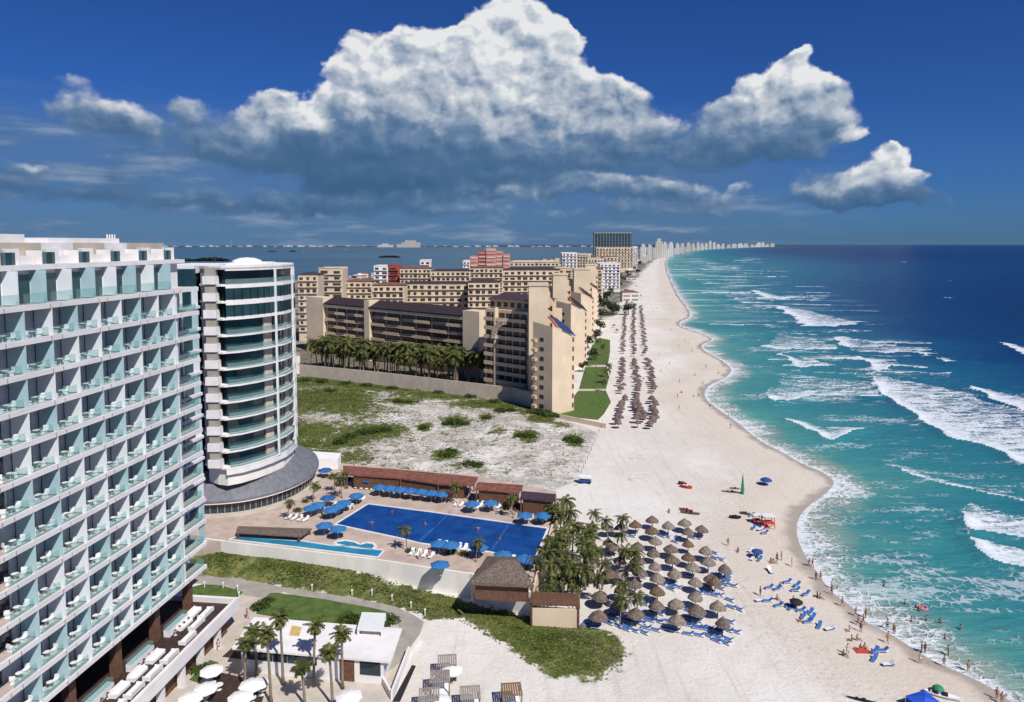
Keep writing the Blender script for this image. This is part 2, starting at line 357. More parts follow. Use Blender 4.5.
# the west (lagoon) bank of the spit, near to far
WEST = np.array([(-400,30),(-330,300),(-260,600)] + [G(*p) for p in [(250,280),(300,279),(352,277.5),(415,274),(470,268),(520,262),(560,258),(600,254),(640,251),(672,249),(700,247.8),(740,247)]])
def segdist(P, L, closed=False):
    d = np.full(len(P), 1e18); side = np.zeros(len(P)); n_ = len(L) if closed else len(L)-1
    for i in range(n_):
        a = L[i]; b = L[(i+1) % len(L)]; ab = b-a
        t = np.clip(((P-a)@ab)/(ab@ab), 0, 1); q = P-(a+t[:,None]*ab); dd = (q*q).sum(1)
        c = ab[0]*(P[:,1]-a[1])-ab[1]*(P[:,0]-a[0]); k = dd < d
        d[k] = dd[k]; side[k] = np.sign(c[k])
    return np.sqrt(d), side
def inside(P, poly):
    poly = np.asarray(poly); r = np.zeros(len(P), bool); n_ = len(poly)
    for i in range(n_):
        a = poly[i]; b = poly[(i+1) % n_]
        if a[1] == b[1]: continue
        k = ((a[1] > P[:,1]) != (b[1] > P[:,1])) & (P[:,0] < (b[0]-a[0])*(P[:,1]-a[1])/(b[1]-a[1])+a[0])
        r ^= k
    return r
def vnoise(P, s, seed=0, oct=4):
    out_ = np.zeros(len(P)); amp = 1.; tot = 0
    for o in range(oct):
        r_ = np.random.default_rng(seed*17+o); tab = r_.random(4096)
        q = P/s*(2**o); i = np.floor(q).astype(int); f = q-i; f = f*f*(3-2*f)
        def h(ix, iy): return tab[(ix*374761+iy*668265) & 4095]
        a = h(i[:,0], i[:,1]); b = h(i[:,0]+1, i[:,1]); c = h(i[:,0], i[:,1]+1); d = h(i[:,0]+1, i[:,1]+1)
        out_ += amp*((a*(1-f[:,0])+b*f[:,0])*(1-f[:,1])+(c*(1-f[:,0])+d*f[:,0])*f[:,1]); tot += amp; amp *= .55
    return out_/tot
LAND = np.vstack([SHORE, WEST[::-1], [(-400,20),(400,20)]])
def shore_signed(P):
    d, s = segdist(P, SHORE); ins = inside(P, LAND)
    return np.where(ins, d, -d)
# dune strip by the pool wall, and the dune lot
BERM_U = np.array([G(*p) for p in [(192,552),(228,552),(262,559),(302,566),(348,577),(400,588),(440,594),(480,604),(530,617),(565,622)]])
BERM_L = np.array([G(*p) for p in [(192,574),(205,575),(238,577),(262,581),(300,588),(340,594),(372,599),(400,606),(432,615)]])
STRIP = np.array([G(*p) for p in [(188,548),(228,550),(302,564),(400,588),(480,604),(530,617),(572,622),(606,630),(625,640),(629,655),(618,672),(598,681),(560,681),(534,667),(506,648),(486,630),(462,620),(432,620),(404,609),(372,602),(340,597),(300,590.5),(262,584),(205,577),(188,577)]])
LOT = np.array([G(*p) for p in [(240,368),(300,374),(400,388),(470,396),(532,408),(560,418),(596,432),(588,452),(574,482),(556,490),(480,478),(330,464),(200,452)]])
DECK = [G(*p, 4.0) for p in [(206,538),(227,541),(300,549.5),(377,559),(440,568.5),(471,573),(531,591.5),(545,548),(558,503),(556,491),(480,476),(340,463),(300,452),(262,446),(200,440)]]
DECK = [(-75,127)] + DECK[1:-1] + [(-85,185)]
def berm(P):
    dU, _ = segdist(P, BERM_U); dL, sL = segdist(P, BERM_L); sU = segdist(BERM_U[2:5], BERM_L)[1][0]; dL = np.where(sL == sU, dL, 0)
    t = dL/(dU+dL+1e-6); k = np.clip((P[:,0]-(-4))/(-38), 0, 1)
    return np.where(inside(P, STRIP), 2.6*t*k, 0)
def relief(P):
    ins = inside(P, LOT); dl, _ = segdist(P, LOT, True)
    e = np.clip(dl/8, 0, 1)*ins
    z = e*((vnoise(P, 22, 3)-.35)*2.2)
    z += berm(P)
    is2 = inside(P, STRIP); d2, _ = segdist(P, STRIP, True); z += np.where(is2, np.clip((d2-2.2)/3,0,1)*(.25+.5*vnoise(P, 5, 5)), 0)
    return z
def ground_z(P):
    sd = shore_signed(P)
    z = WL + np.clip(sd*.055, -3.5, .5)
    return z + relief(P)*(sd > 12), sd
def grid_mesh(name, xs, ys, P, z, mask_fn=None):
    ny, nx = len(ys), P.shape[0]//len(ys)
    idx = np.arange(nx*ny).reshape(ny, nx)
    q = np.stack([idx[:-1,:-1], idx[:-1,1:], idx[1:,1:], idx[1:,:-1]], -1).reshape(-1, 4)
    if mask_fn is not None: q = q[mask_fn(P[q].mean(1))]
    me = bpy.data.meshes.new(name)
    me.vertices.add(len(P)); me.vertices.foreach_set('co', np.column_stack([P, z]).astype(np.float32).ravel())
    me.loops.add(len(q)*4); me.loops.foreach_set('vertex_index', q.astype(np.int32).ravel())
    me.polygons.add(len(q)); me.polygons.foreach_set('loop_start', np.arange(0, len(q)*4, 4, dtype=np.int32))
    me.polygons.foreach_set('use_smooth', np.ones(len(q), bool))
    me.update(calc_edges=True); return me
def attr(me, name, v):
    a = me.attributes.new(name, 'FLOAT', 'POINT'); a.data.foreach_set('value', v.astype(np.float32))
# --- sand
xs = np.arange(-260, 201, 1.1); ys = np.arange(44, 560, 1.1)
X, Y = np.meshgrid(xs, ys); P = np.column_stack([X.ravel(), Y.ravel()])
gz, sd = ground_z(P)
veg = np.zeros(len(P))
d2, _ = segdist(P, STRIP, True); i2 = inside(P, STRIP); nz = vnoise(P, 7, 9)
tipx = np.clip((P[:,0]-2)/16, 0, 1)*np.clip((92-P[:,1])/10+1, 0, 1)
veg = np.where(i2, np.clip(.46-.16*tipx+d2/(4.0+5*tipx), 0, .80+.2*nz), np.clip(.34-d2/6, 0, 1))
VEG_BLOBS = [(330,381,45,5,1),(395,386,60,5,1),(450,395,50,4,1),(500,404,45,4,1),(545,412,25,4,1.1),(320,400,50,11,.95),(350,410,30,7,.7),(402,401,18,4,.8),(420,396,18,4,.6),(370,432,32,7,1),(345,442,24,6,.9),(310,432,30,8,.9),(455,422,14,6,.8),(424,428,8,4,.8),(486,418,8,4,.7),(310,445,40,5,.8),(446,456,14,6,.8),(400,452,20,5,.4),(470,466,18,4,.6),(527,437,14,6,.8),(502,410,12,3,.7),(540,420,14,4,.9),(574,441,8,5,1),(498,432,10,4,.6),(360,392,30,4,.5),(380,415,20,6,.45),(560,425,12,3,.6),(515,470,10,3,.4),(480,440,45,14,.33),(400,440,50,14,.38),(530,455,25,10,.33),(440,455,50,8,.34),(500,470,40,8,.36)]
for (bx, by, rx, ry, s_) in VEG_BLOBS:
    c = np.array(G(bx, by)); D = c[1]; ax = 1.25*rx/F*D; ay = 1.35*ry*D*D/(F*CAMH)
    q = (P-c)/np.array([ax, ay]); veg = np.maximum(veg, s_*np.exp(-(q**2).sum(1)**1.3*.8)*(1.0))
lotm = inside(P, LOT)
veg = np.where(lotm, np.maximum(veg, .15), veg)
deckm = inside(P, np.array(DECK))
me = grid_mesh('beach', xs, ys, P, gz)
lx_ = np.clip((-.14-P[:,0]/P[:,1])/.08, 0, 1)*lotm; veg = np.maximum(veg, lx_*(.46+.5*(vnoise(P, 16, 71)-.45)*1.6)); veg = np.maximum(veg, lotm*(.20+.45*(vnoise(P, 20, 72)-.40)))
widn = np.interp(P[:,1], [300,420,556], [400,90,62])
attr(me, 'town', np.clip((sd-widn)/8, 0, 1)*(P[:,1] > 300)*(1-inside(P, LOT)))
attr(me, 'veg', veg); attr(me, 'shore', sd); attr(me, 'lot', lotm.astype(float))
ground = link('beach_sand', me); tag(ground, kind='structure')
m, n, out = newmat('sand'); g = n('ShaderNodeNewGeometry'); pos = g.outputs['Position']
sh = n('ShaderNodeAttribute', attribute_name='shore').outputs['Fac']; vg = n('ShaderNodeAttribute', attribute_name='veg').outputs['Fac']; lt_ = n('ShaderNodeAttribute', attribute_name='lot').outputs['Fac']
big = n.noise(pos, .035, 5); mid = n.noise(pos, .30, 5, .65); fine = n.noise(pos, 2.2, 5, .7)
c = n.mix(n.ss(big, .35, .65), (.64,.59,.535), (.72,.685,.64))
c = n.mix(n.math('MULTIPLY', n.ss(mid, .45, .72), .22), c, (.46,.39,.32))
c = n.mix(n.math('MULTIPLY', n.ss(fine, .48, .72), .34), c, (.40,.34,.28))
# raked / driven tracks along the beach
mp = n('ShaderNodeMapping', {'Rotation': (0,0,R(14)), 'Scale': (.9,.035,1)}); n.l.new(pos, mp.inputs[0])
c = n.mix(n.math('MULTIPLY', n.ss(n.noise(mp.outputs[0], 1., 4, .6), .52, .66), .26), c, (.45,.39,.33))
# darker, damper sand towards the water, then the wet band
jit = n.math('MULTIPLY', n.math('SUBTRACT', n.noise(pos, .09, 3), .5), 16.)
shj = n.math('ADD', sh, jit)
c = n.mix(n.math('MULTIPLY', n.ss(shj, 30., 8.), .6), c, (.56,.47,.375))
wet = n.ss(n.math('ADD', sh, n.math('MULTIPLY', n.math('SUBTRACT', n.noise(pos, .12, 3), .5), 7.)), 3.6, .8)
c = n.mix(n.math('MULTIPLY', wet, .8), c, (.34,.285,.235))
str_ = n.math('MULTIPLY', n.math('MULTIPLY', n.ss(shj, 10., 15.), n.ss(shj, 24., 17.)), n.ss(n.noise(pos, 1.1, 5, .75), .50, .70))
c = n.mix(n.math('MULTIPLY', str_, .45), c, (.26,.20,.14))
twn = n('ShaderNodeAttribute', attribute_name='town').outputs['Fac']
c = n.mix(twn, c, n.mix(n.ss(n.noise(pos, .03, 6, .75), .40, .58), (.035,.05,.022), (.30,.27,.22)))
# dune lot: grey-white sand with dry litter, and green where plants root
c = n.mix(n.math('MULTIPLY', lt_, n.math('MULTIPLY', n.ss(n.math('ADD', n.math('MULTIPLY', n.noise(pos, .45, 6, .75), .6), n.math('MULTIPLY', n.noise(pos, .09, 4, .6), .4)), .40, .58), .78)), c, (.30,.275,.235))
vm = n.ss(n.math('ADD', vg, n.math('MULTIPLY', n.math('SUBTRACT', n.noise(pos, .30, 6, .75), .5), 2.1)), .38, .58)
c = n.mix(vm, c, n.mix(n.ss(n.noise(pos, .35, 5, .7), .35, .68), (.058,.085,.018), (.20,.20,.070)))
b = n('ShaderNodeBsdfPrincipled', {'Specular IOR Level': .15, 'Base Color': c}); n.l.new(n.math('MULTIPLY_ADD', wet, -.6, .92), b.inputs['Roughness'])
bp = n('ShaderNodeBump', {'Strength': .85, 'Distance': .35}); n.l.new(n.math('ADD', n.math('MULTIPLY', mid, .5), n.math('MULTIPLY', n.noise(pos, 1.3, 5, .7), .5)), bp.inputs['Height'])
n.l.new(bp.outputs[0], b.inputs['Normal']); n.l.new(b.outputs[0], out.inputs[0]); me.materials.append(m)
# --- far spit: from 556 m out to the point
ysf = np.geomspace(556, 21500, 150); k = np.linspace(-.62, .62, 260)
X = k[None,:]*ysf[:,None]; Y = np.repeat(ysf[:,None], len(k), 1); P = np.column_stack([X.ravel(), Y.ravel()])
sdf = shore_signed(P); dw, _ = segdist(P, WEST)
sdf2 = np.where(sdf > 0, np.minimum(sdf, 1e9), sdf)
me = grid_mesh('spit', None, ysf, P, np.where(sdf > 0, WL+np.clip(np.minimum(sdf, dw)*.055, 0, .6), WL-.02*np.clip(-sdf,0,100)-.02))
attr(me, 'shore', sdf)
o = link('land', me); tag(o, kind='structure')
attr(me, 'veg', np.zeros(len(P))); attr(me, 'lot', np.zeros(len(P)))
wid = 42 + np.clip(2200-P[:,1], 0, None)*.012; wid += (vnoise(P, 40, 55)-.5)*18
attr(me, 'town', np.clip((sdf-wid)/8, 0, 1)); me.materials.append(m)
# --- mainland across the lagoon
def poly_sheet(name, pts, z, mt, kind='structure'):
    me = bpy.data.meshes.new(name); me.from_pydata([(p[0], p[1], z if not callable(z) else z(p)) for p in pts], [], [tuple(range(len(pts)))])
    bm = bmesh.new(); bm.from_mesh(me)
    for f in bm.faces:
        if f.normal.z < 0: f.normal_flip()
    bmesh.ops.triangulate(bm, faces=bm.faces[:]); bm.to_mesh(me); bm.free()
    me.materials.append(mt); o = link(name, me)
    if kind: tag(o, kind=kind)
    return o
def hills_strip():
    mb = MB(); nn = 420
    for i in range(nn):
        x0 = -14500 + i*52; yb = 15600 + 700*math.sin(i*.05) + 400*math.sin(i*.17)
        h = 4 + 9*(vnoise(np.array([[i*1.0, 0]]), 9, 4)[0]) + 10*(rng.random()**3)
        mb.v += [(x0, yb, -1), (x0, yb+150, h), (x0, yb+2500, h*.8), (x0, yb+3000, -1)]
    for i in range(nn-1):
        for j in range(3): mb.f.append((i*4+j, i*4+4+j, i*4+5+j, i*4+1+j)); mb.m.append(0)
    return mb
o = hills_strip().build('mainland_hills', mat('far_mangrove', (.035,.05,.04), .9, .3, .004)); tag(o, kind='structure')
# --- lagoon
lag = [(-30000, -20)] + [(-400,20)] + [tuple(p) for p in WEST[1:]] + [(6000,23000),(-30000,23000)]
lm, n, out = newmat('lagoon_water'); pos = n('ShaderNodeNewGeometry').outputs['Position']
mp = n('ShaderNodeMapping', {'Scale': (.0010,.004,1)}); n.l.new(pos, mp.inputs[0])
c = n.mix(n.ss(n.noise(mp.outputs[0], 1., 4), .35, .65), (.042,.098,.155), (.062,.130,.19))
b = n('ShaderNodeBsdfPrincipled', {'Roughness': .4, 'Specular IOR Level': .12, 'Base Color': c})
bp = n('ShaderNodeBump', {'Strength': .3, 'Distance': .4}); n.l.new(n.noise(pos, .2, 4), bp.inputs['Height']); n.l.new(bp.outputs[0], b.inputs['Normal'])
n.l.new(b.outputs[0], out.inputs[0]); poly_sheet('lagoon_water', lag, WL-.02, lm)
# --- sea: one tessellated sheet, finer near the shore, with breaking crests raised in the mesh
BREAKERS = [  # (front edge, back edge, strength)  pixel outlines of the white water, carried out to the sea surface
 ([(775,307),(792,317),(805,327),(832,327),(858,325)], [(775,305),(800,309),(830,316),(845,320),(858,323)], 1),
 ([(752,291),(765,298),(778,300),(793,298)], [(752,289.5),(768,293),(780,296),(793,297)], .9),
 ([(760,347),(775,350),(800,350),(838,350)], [(770,341),(782,334),(808,339),(838,345)], .95),
 ([(836,338),(842,347),(850,349),(868,348),(892,346)], [(836,336),(846,337.5),(860,340),(875,342),(892,345)], .85),
 ([(780,355),(790,363),(800,369),(818,366),(838,367)], [(780,353.5),(795,358),(808,361),(825,363),(838,365)], .85),
 ([(858,358),(866,365),(879,372),(895,367),(925,369)], [(858,355),(870,359),(885,361),(900,362),(925,367)], .95),
 ([(763,396),(770,401),(785,401),(808,398),(840,397),(878,397)], [(764,392),(780,383),(795,374),(820,378),(850,380),(878,384)], .95),
 ([(873,383),(880,392),(891,403),(908,413),(924,423),(940,432),(957,440),(978,446),(996,452),(1010,460),(1030,468),(1070,480)], [(874,374),(886,376),(900,380),(920,384),(938,388),(958,391),(975,397),(990,402),(1004,406),(1018,410),(1040,414),(1080,420)], 1.05),
 ([(965,388),(980,394),(995,400),(1010,406),(1030,412),(1070,420)], [(965,386.5),(982,389),(998,392),(1012,395),(1030,397),(1070,400)], 1.05),
 ([(784,420),(800,427),(814,433),(826,441),(842,437),(864,430)], [(784,417),(798,421),(812,424),(826,426),(842,426),(864,427)], .95),
 ([(856,438),(880,441),(910,440),(945,441)], [(856,436.5),(880,438),(910,437),(945,439)], .45),
 ([(888,467),(905,473),(922,480),(945,486),(975,492),(1010,500),(1060,512)], [(888,463),(905,465),(925,467),(950,472),(980,476),(1010,480),(1060,486)], .7),
 ([(957,516),(963,526),(975,531),(995,534),(1024,541),(1070,552)], [(957,509),(968,503),(985,508),(1005,513),(1030,518),(1070,524)], 1),
 ([(966,542),(974,552),(985,560),(1000,567),(1024,574),(1070,584)], [(966,536),(978,538),(992,542),(1008,547),(1030,552),(1070,560)], 1.1),
 ([(1001,344),(1012,350),(1024,355),(1050,362)], [(1001,342),(1014,344),(1026,347),(1050,352)], 1),
 ([(925,355),(934,357)], [(925,353.5),(934,355.5)], .8), ([(938,360),(947,363),(956,363)], [(938,357),(948,359),(956,361)], .9),
 ([(900,262),(908,262.6)], [(900,260.8),(908,261.2)], .6), ([(945,298),(953,299)], [(945,296.6),(953,297.6)], .7), ([(858,280.5),(866,280.7)], [(858,279.3),(866,279.7)], .5),
 ([(948,281),(955,281.5)], [(948,279.6),(955,280.2)], .5),
 ([(729,306),(742,310),(756,311),(772,309)], [(729,304),(743,305.5),(756,307),(772,308)], .5), ([(716,322),(735,326),(760,328),(782,326)], [(716,319),(738,320),(760,321),(782,324)], .42),
 ([(722,337),(745,341),(768,340)], [(722,334),(745,336),(768,338)], .5), ([(728,353),(748,356),(768,354)], [(728,351),(748,352),(768,353)], .4),
 ([(760,372),(785,377),(800,371)], [(760,370),(782,368),(800,368)], .5), ([(722,296),(738,299),(752,299)], [(722,294.5),(738,296),(752,298)], .6),
 ([(736,335),(760,338),(790,337),(815,338)], [(736,333.5),(760,334),(790,333),(815,336)], .4), ([(700,282),(716,284.5),(735,284)], [(700,280.8),(718,281.6),(735,283)], .6),
 ([(705,291),(720,293.5),(738,292.5)], [(705,289.8),(722,290.6),(738,291.6)], .5), ([(692,268),(705,269.6),(722,269.4)], [(692,266.8),(706,267.6),(722,268.4)], .6),
 ([(697,275),(712,277),(728,276.6)], [(697,273.8),(712,274.6),(728,275.8)], .55), ([(688,261),(700,262),(716,262)], [(688,260),(701,260.6),(716,261.4)], .55), ([(695,299.5),(712,302),(728,302)], [(695,297.8),(712,298.6),(728,301)], .45)]
_nb = len(BREAKERS); rw = np.random.default_rng(77)
for _k in range(140):      # rows of lesser breakers over the bar, up the coast
    Yb = 230*math.exp(rw.random()*2.6); xs0 = float(np.interp(Yb, SHORE[:,1][60:], SHORE[:,0][60:])) if Yb > 300 else float(np.interp(Yb, [200,230,260,300], [72,95,106,110]))
    db = rw.uniform(12, 75+Yb*.10); Lb = rw.uniform(10, 26)*(1+Yb/700); tb_ = rw.uniform(3, 9)*(1+Yb/260); xb = xs0+db; m_ = 7
    fr = []; bk = []
    for j in range(m_):
        u = j/(m_-1); x_ = xb+Lb*u; y_ = Yb-.10*Lb*u+rw.uniform(-.12,.12)*tb_; fr.append((x_, y_)); bk.append((x_, y_+tb_*(.12+math.sin(math.pi*(.12+.8*u))**.8)))
    BREAKERS.append((fr, bk, rw.uniform(.45,.85)*(1 if Yb > 330 else .8)))
ysea = np.concatenate([np.geomspace(52, 700, 460), np.geomspace(706, 60000, 330)]); k = np.linspace(-.02, 1.05, 520)
ksh = k
X = ksh[None,:]*ysea[:,None]; Y = np.repeat(ysea[:,None], len(k), 1); P = np.column_stack([X.ravel(), Y.ravel()])
sds = -shore_signed(P)
foam = np.zeros(len(P)); z = np.full(len(P), WL)
wob = np.column_stack([vnoise(P, 9, 21, 3)-.5, vnoise(P, 9, 22, 3)-.5])*np.clip(P[:,1:]/60, 1, 9)
for _n, (fr, bk, s_) in enumerate(BREAKERS):
    fw = np.array([G(*p, WL) for p in fr]) if _n < _nb else np.array(fr); bw = np.array([G(*p, WL) for p in bk]) if _n < _nb else np.array(bk)
    Q = P + wob*1.6
    lo_, hi_ = np.vstack([fw,bw]).min(0)-25, np.vstack([fw,bw]).max(0)+25
    sel = np.where((Q[:,0]>lo_[0])&(Q[:,0]<hi_[0])&(Q[:,1]>lo_[1])&(Q[:,1]<hi_[1]))[0]
    if not len(sel): continue
    q = Q[sel]; ins = inside(q, np.vstack([fw, bw[::-1]])); dF, _ = segdist(q, fw); dB, _ = segdist(q, bw)
    t = dB/(dF+dB+1e-6); dep = max(2.5, fw[:,1].mean()*.012)
    val = np.where(ins, s_*(.60+.16*t+.50*np.exp(-dF/dep)), s_*.75*np.exp(-(np.minimum(dF, dB)/(dep*.35))**2)*.5)
    foam[sel] = np.maximum(foam[sel], val)
    hgt = .9*s_*np.exp(-(dF/dep)**2)*np.where(ins, 1, .8)
    z[sel] = np.maximum(z[sel], WL+hgt)
z += (vnoise(P*np.array([.35,1.]), 7, 31, 3)-.5)*.25*np.clip(sds/30, 0, 1)*(P[:,1] < 1500)
z = np.where(sds > 6, z, WL)
def shore_mono():
    o_ = np.argsort(SHORE[:,1]); return SHORE[o_,1], np.minimum.accumulate(SHORE[o_,0][::-1])[::-1]
def seamask(C):
    r_ = ~inside(C, LAND); d_, _ = segdist(C, SHORE); s_ = r_ | (d_ < 3)
    # nothing of the sea west of the spit
    return s_ & ~((C[:,0] < np.interp(C[:,1], *shore_mono()) - 6) & (C[:,1] < 15000) & (d_ > 3))
me = grid_mesh('sea', None, ysea, P, z, seamask)
attr(me, 'dist', sds); attr(me, 'foam', foam)
sea = link('sea_water', me); tag(sea, kind='structure')
m, n, out = newmat('sea_water'); pos = n('ShaderNodeNewGeometry').outputs['Position']
dd = n('ShaderNodeAttribute', attribute_name='dist').outputs['Fac']; fo = n('ShaderNodeAttribute', attribute_name='foam').outputs['Fac']
mpl = n('ShaderNodeMapping', {'Scale': (.35, 1, 1), 'Rotation': (0,0,R(-12))}); n.l.new(pos, mpl.inputs[0]); pl = mpl.outputs[0]
w1 = n.noise(pl, .022, 5, .6); w2 = n.noise(pl, .12, 5, .6)
dj = n.math('ADD', dd, n.math('MULTIPLY', n.math('SUBTRACT', w1, .5), 70.))
dj = n.math('ADD', dj, n.math('MULTIPLY', n.math('SUBTRACT', w2, .5), 26.))
yy = n('ShaderNodeSeparateXYZ'); n.l.new(pos, yy.inputs[0])
dj = n.math('DIVIDE', dj, n.math('MULTIPLY_ADD', n.ss(yy.outputs[1], 400., 2200.), 3.2, 1.))
cr = n('ShaderNodeValToRGB'); n.l.new(n.math('DIVIDE', dj, 250., clamp=True), cr.inputs[0]); e = cr.color_ramp.elements
e[0].position = 0; e[0].color = (.13,.36,.33,1); e[1].position = 1; e[1].color = (.003,.024,.090,1)
for p_, c_ in ((.03,(.075,.26,.245)),(.12,(.034,.200,.225)),(.26,(.022,.145,.195)),(.42,(.011,.090,.175)),(.62,(.005,.042,.125))):
    q = e.new(p_); q.color = (*c_, 1)
c = cr.outputs[0]
c = n.mix(n.math('MULTIPLY', n.ss(n.noise(pl, .05, 5, .6), .52, .72), .28), c, (.004,.045,.12))
# sandy, churned shallows
shal = n.ss(n.math('ADD', dd, n.math('MULTIPLY', n.math('SUBTRACT', n.noise(pos, .06, 4), .5), 16.)), 12., 0.)
c = n.mix(n.math('MULTIPLY', shal, .75), c, (.36,.33,.26))
# foam: the breakers, the wash at the edge, and loose streaks
fn = n.noise(pl, .36, 5, .64); vor = n('ShaderNodeTexVoronoi', {'Scale': .55}, feature='DISTANCE_TO_EDGE'); 
wpn = n('ShaderNodeTexNoise', {'Scale': .5, 'Detail': 4.}); n.l.new(pos, wpn.inputs['Vector'])
wa = n('ShaderNodeVectorMath', operation='MULTIPLY_ADD'); n.l.new(wpn.outputs['Color'], wa.inputs[0]); wa.inputs[1].default_value = (3.2,3.2,0); n.l.new(pos, wa.inputs[2]); n.l.new(wa.outputs[0], vor.inputs['Vector'])
lace = n.ss(vor.outputs['Distance'], .22, .02)
f1 = n.ss(n.math('ADD', fo, n.math('ADD', n.math('MULTIPLY', n.math('SUBTRACT', fn, .5), 1.25), n.math('MULTIPLY', lace, .16))), .58, .92)
wj = n.math('ADD', dd, n.math('MULTIPLY', n.math('SUBTRACT', n.noise(pos, .05, 5, .6), .5), 26.))
wash = n.math('MULTIPLY', n.ss(wj, 15., 0.), .58)
wash = n.math('ADD', wash, n.math('MULTIPLY', n.ss(dd, 2.0, .3), .16))
f2 = n.ss(n.math('ADD', wash, n.math('ADD', n.math('MULTIPLY', n.math('SUBTRACT', fn, .5), 1.1), n.math('MULTIPLY', lace, .22))), .42, .85)
band = n.math('MULTIPLY', n.ss(dd, 150., 20.), n.ss(n.noise(pl, .028, 4, .6), .50, .68))
f3 = n.math('MULTIPLY', n.ss(n.math('ADD', n.math('MULTIPLY', band, .30), n.math('MULTIPLY_ADD', fn, .8, n.math('MULTIPLY', lace, .15))), .62, .80), .55)
# far off, close-packed lines of surf on the bar
wl = n('ShaderNodeTexNoise', {'Scale': 1., 'Detail': 4.}); mq = n('ShaderNodeMapping', {'Scale': (.010,.035,1)}); n.l.new(pos, mq.inputs[0]); n.l.new(mq.outputs[0], wl.inputs['Vector'])
far = n.math('MULTIPLY', n.ss(yy.outputs[1], 480., 900.), n.math('MULTIPLY', n.ss(dd, 210., 90.), n.ss(wl.outputs[0], .54, .66)))
foamv = n.math('MAXIMUM', n.math('MAXIMUM', f1, f2), n.math('MAXIMUM', f3, n.math('MULTIPLY', far, .6)))
c = n.mix(n.math('MULTIPLY', foamv, n.math('MULTIPLY_ADD', n.ss(n.noise(pos, .9, 4, .7), .3, .7), .25, .70)), c, (.72,.74,.78))
b = n('ShaderNodeBsdfPrincipled', {'Base Color': c, 'Specular IOR Level': .06}); n.l.new(n.math('MULTIPLY_ADD', foamv, .5, .30), b.inputs['Roughness'])
hb = n.math('ADD', n.math('MULTIPLY', n.noise(pl, .35, 6, .62), 1.), n.math('MULTIPLY', foamv, .35))
bp = n('ShaderNodeBump', {'Strength': .75, 'Distance': 1.1}); n.l.new(hb, bp.inputs['Height']); n.l.new(bp.outputs[0], b.inputs['Normal'])
n.l.new(b.outputs[0], out.inputs[0]); me.materials.append(m)
# ------------------------------------------------------------------ lawns, paths, plaza
def sheet(name, pts, z, mt, kind='structure', thick=0): return poly_sheet(name, [G(*p) for p in pts], z, mt, kind)
sheet('plaza_paving', [(95,760),(150,702),(166,680),(192,655),(215,630),(234,600),(240,592),(262,598),(300,597),(330,600),(372,606),(392,614),(402,626),(398,650),(388,672),(404,650),(414,640),(392,700),(375,760)], .012, W['pave'])
sheet('path_paving', [(188,576),(205,575.5),(238,578),(262,583),(289,588.5),(284,592),(262,598),(238,594),(234,600),(215,630),(203,622),(222,604),(240,592),(226,586),(205,583.5),(188,584)], .020, W['pave2'])
sheet('walkway', [(289,588.5),(322,593),(360,599),(395,606.5),(412,614),(424,622),(420,634),(411,646),(403,660),(388,672),(392,652),(401,632),(396,620),(374,612),(340,604),(300,597),(284,592)], .028, W['pave2'])
sheet('lawn', [(188,588),(204,584),(222,585.5),(243,592),(238,598),(224,608),(200,606),(188,603)], .034, W['lawn'])
sheet('lawn', [(262,601),(270,593),(278,593),(322,599),(372,608),(388,612),(392,618),(386,630),(330,626),(256,614)], .034, W['lawn'])
sheet('deck_boards', [(170,760),(212,680),(218,672),(268,683),(262,702),(250,760)], .034, W['deckdk'])
sheet('deck_boards', [(222,657),(232,648),(250,651),(246,660)], .034, W['deckdk'])
sheet('hedge_lawn', [(189,680),(210,660),(219,663),(198,683)], .04, W['lawn'])
for pts in ([(558,416),(578,391),(606,391),(611,402),(604,414),(598,420)], [(579,389),(585,367),(607,367),(609,378),(606,389)], [(586,365),(592,345),(600,338),(610,340),(610,352),(608,365)]):
    sheet('lawn', pts, .034, W['lawn'])
for pts in ([(578,391),(579,389),(607,389),(606,391)], [(585,367),(586,365),(608,365),(607,367)]): sheet('path_paving', pts, .05, W['pave'])
sheet('court_paving', [(300,374),(513,400),(531,405),(545,398),(560,330),(560,322),(480,330),(300,350)], .03, mat('court_ground', (.09,.085,.05), .9, .3, .3, col2=(.22,.19,.14)))
# ================================================================== the big balcony hotel
AD = R(6.4); CORN = Vector((-47.2, 104.0, 0))
# local frame: +x runs along the facade back towards the camera, +y outward to the sea side
hot = empty('balcony_hotel', CORN, 0, 'large white hotel with rows of teal glass balconies filling the left side', 'hotel')
hot.rotation_euler = (0, 0, math.atan2(-math.cos(AD), -math.sin(AD)))
# with that turn local +y points (cos, -sin): outward
L = 62.0; FH = 3.575; ZT = 53.5; NB = 15; BAY = 3.8; S0 = 5.1; DEP = 2.15
DIVS = []
for kf in range(13):
    z = ZT - FH*kf
    f = MB().box(-.6, L, -.30, 0.0, z-.46, z+.12)                # fascia
    f.box(-.6, L, -6.0, -.30, z-.30, z-.02)
    f.box(-.9, -.6, -7.5, .02, z-.52, z+.10)
    for j in range(0, 8): f.box(S0+j*2*BAY-.55-3.8*.2, S0+j*2*BAY-.45-3.8*.2, .0, .05, z-.5, z+.02, 1); f.box(S0+j*2*BAY+.2, S0+j*2*BAY+.3, .0, .05, z-.5, z+.02, 1)
    f.build('balcony_slab', [W['slab'], W['pave2']], hot)
    fl = MB().box(-.55, L, -DEP-.3, -.31, z-.019, z+.01).build('balcony_floor', W['floor'], hot)
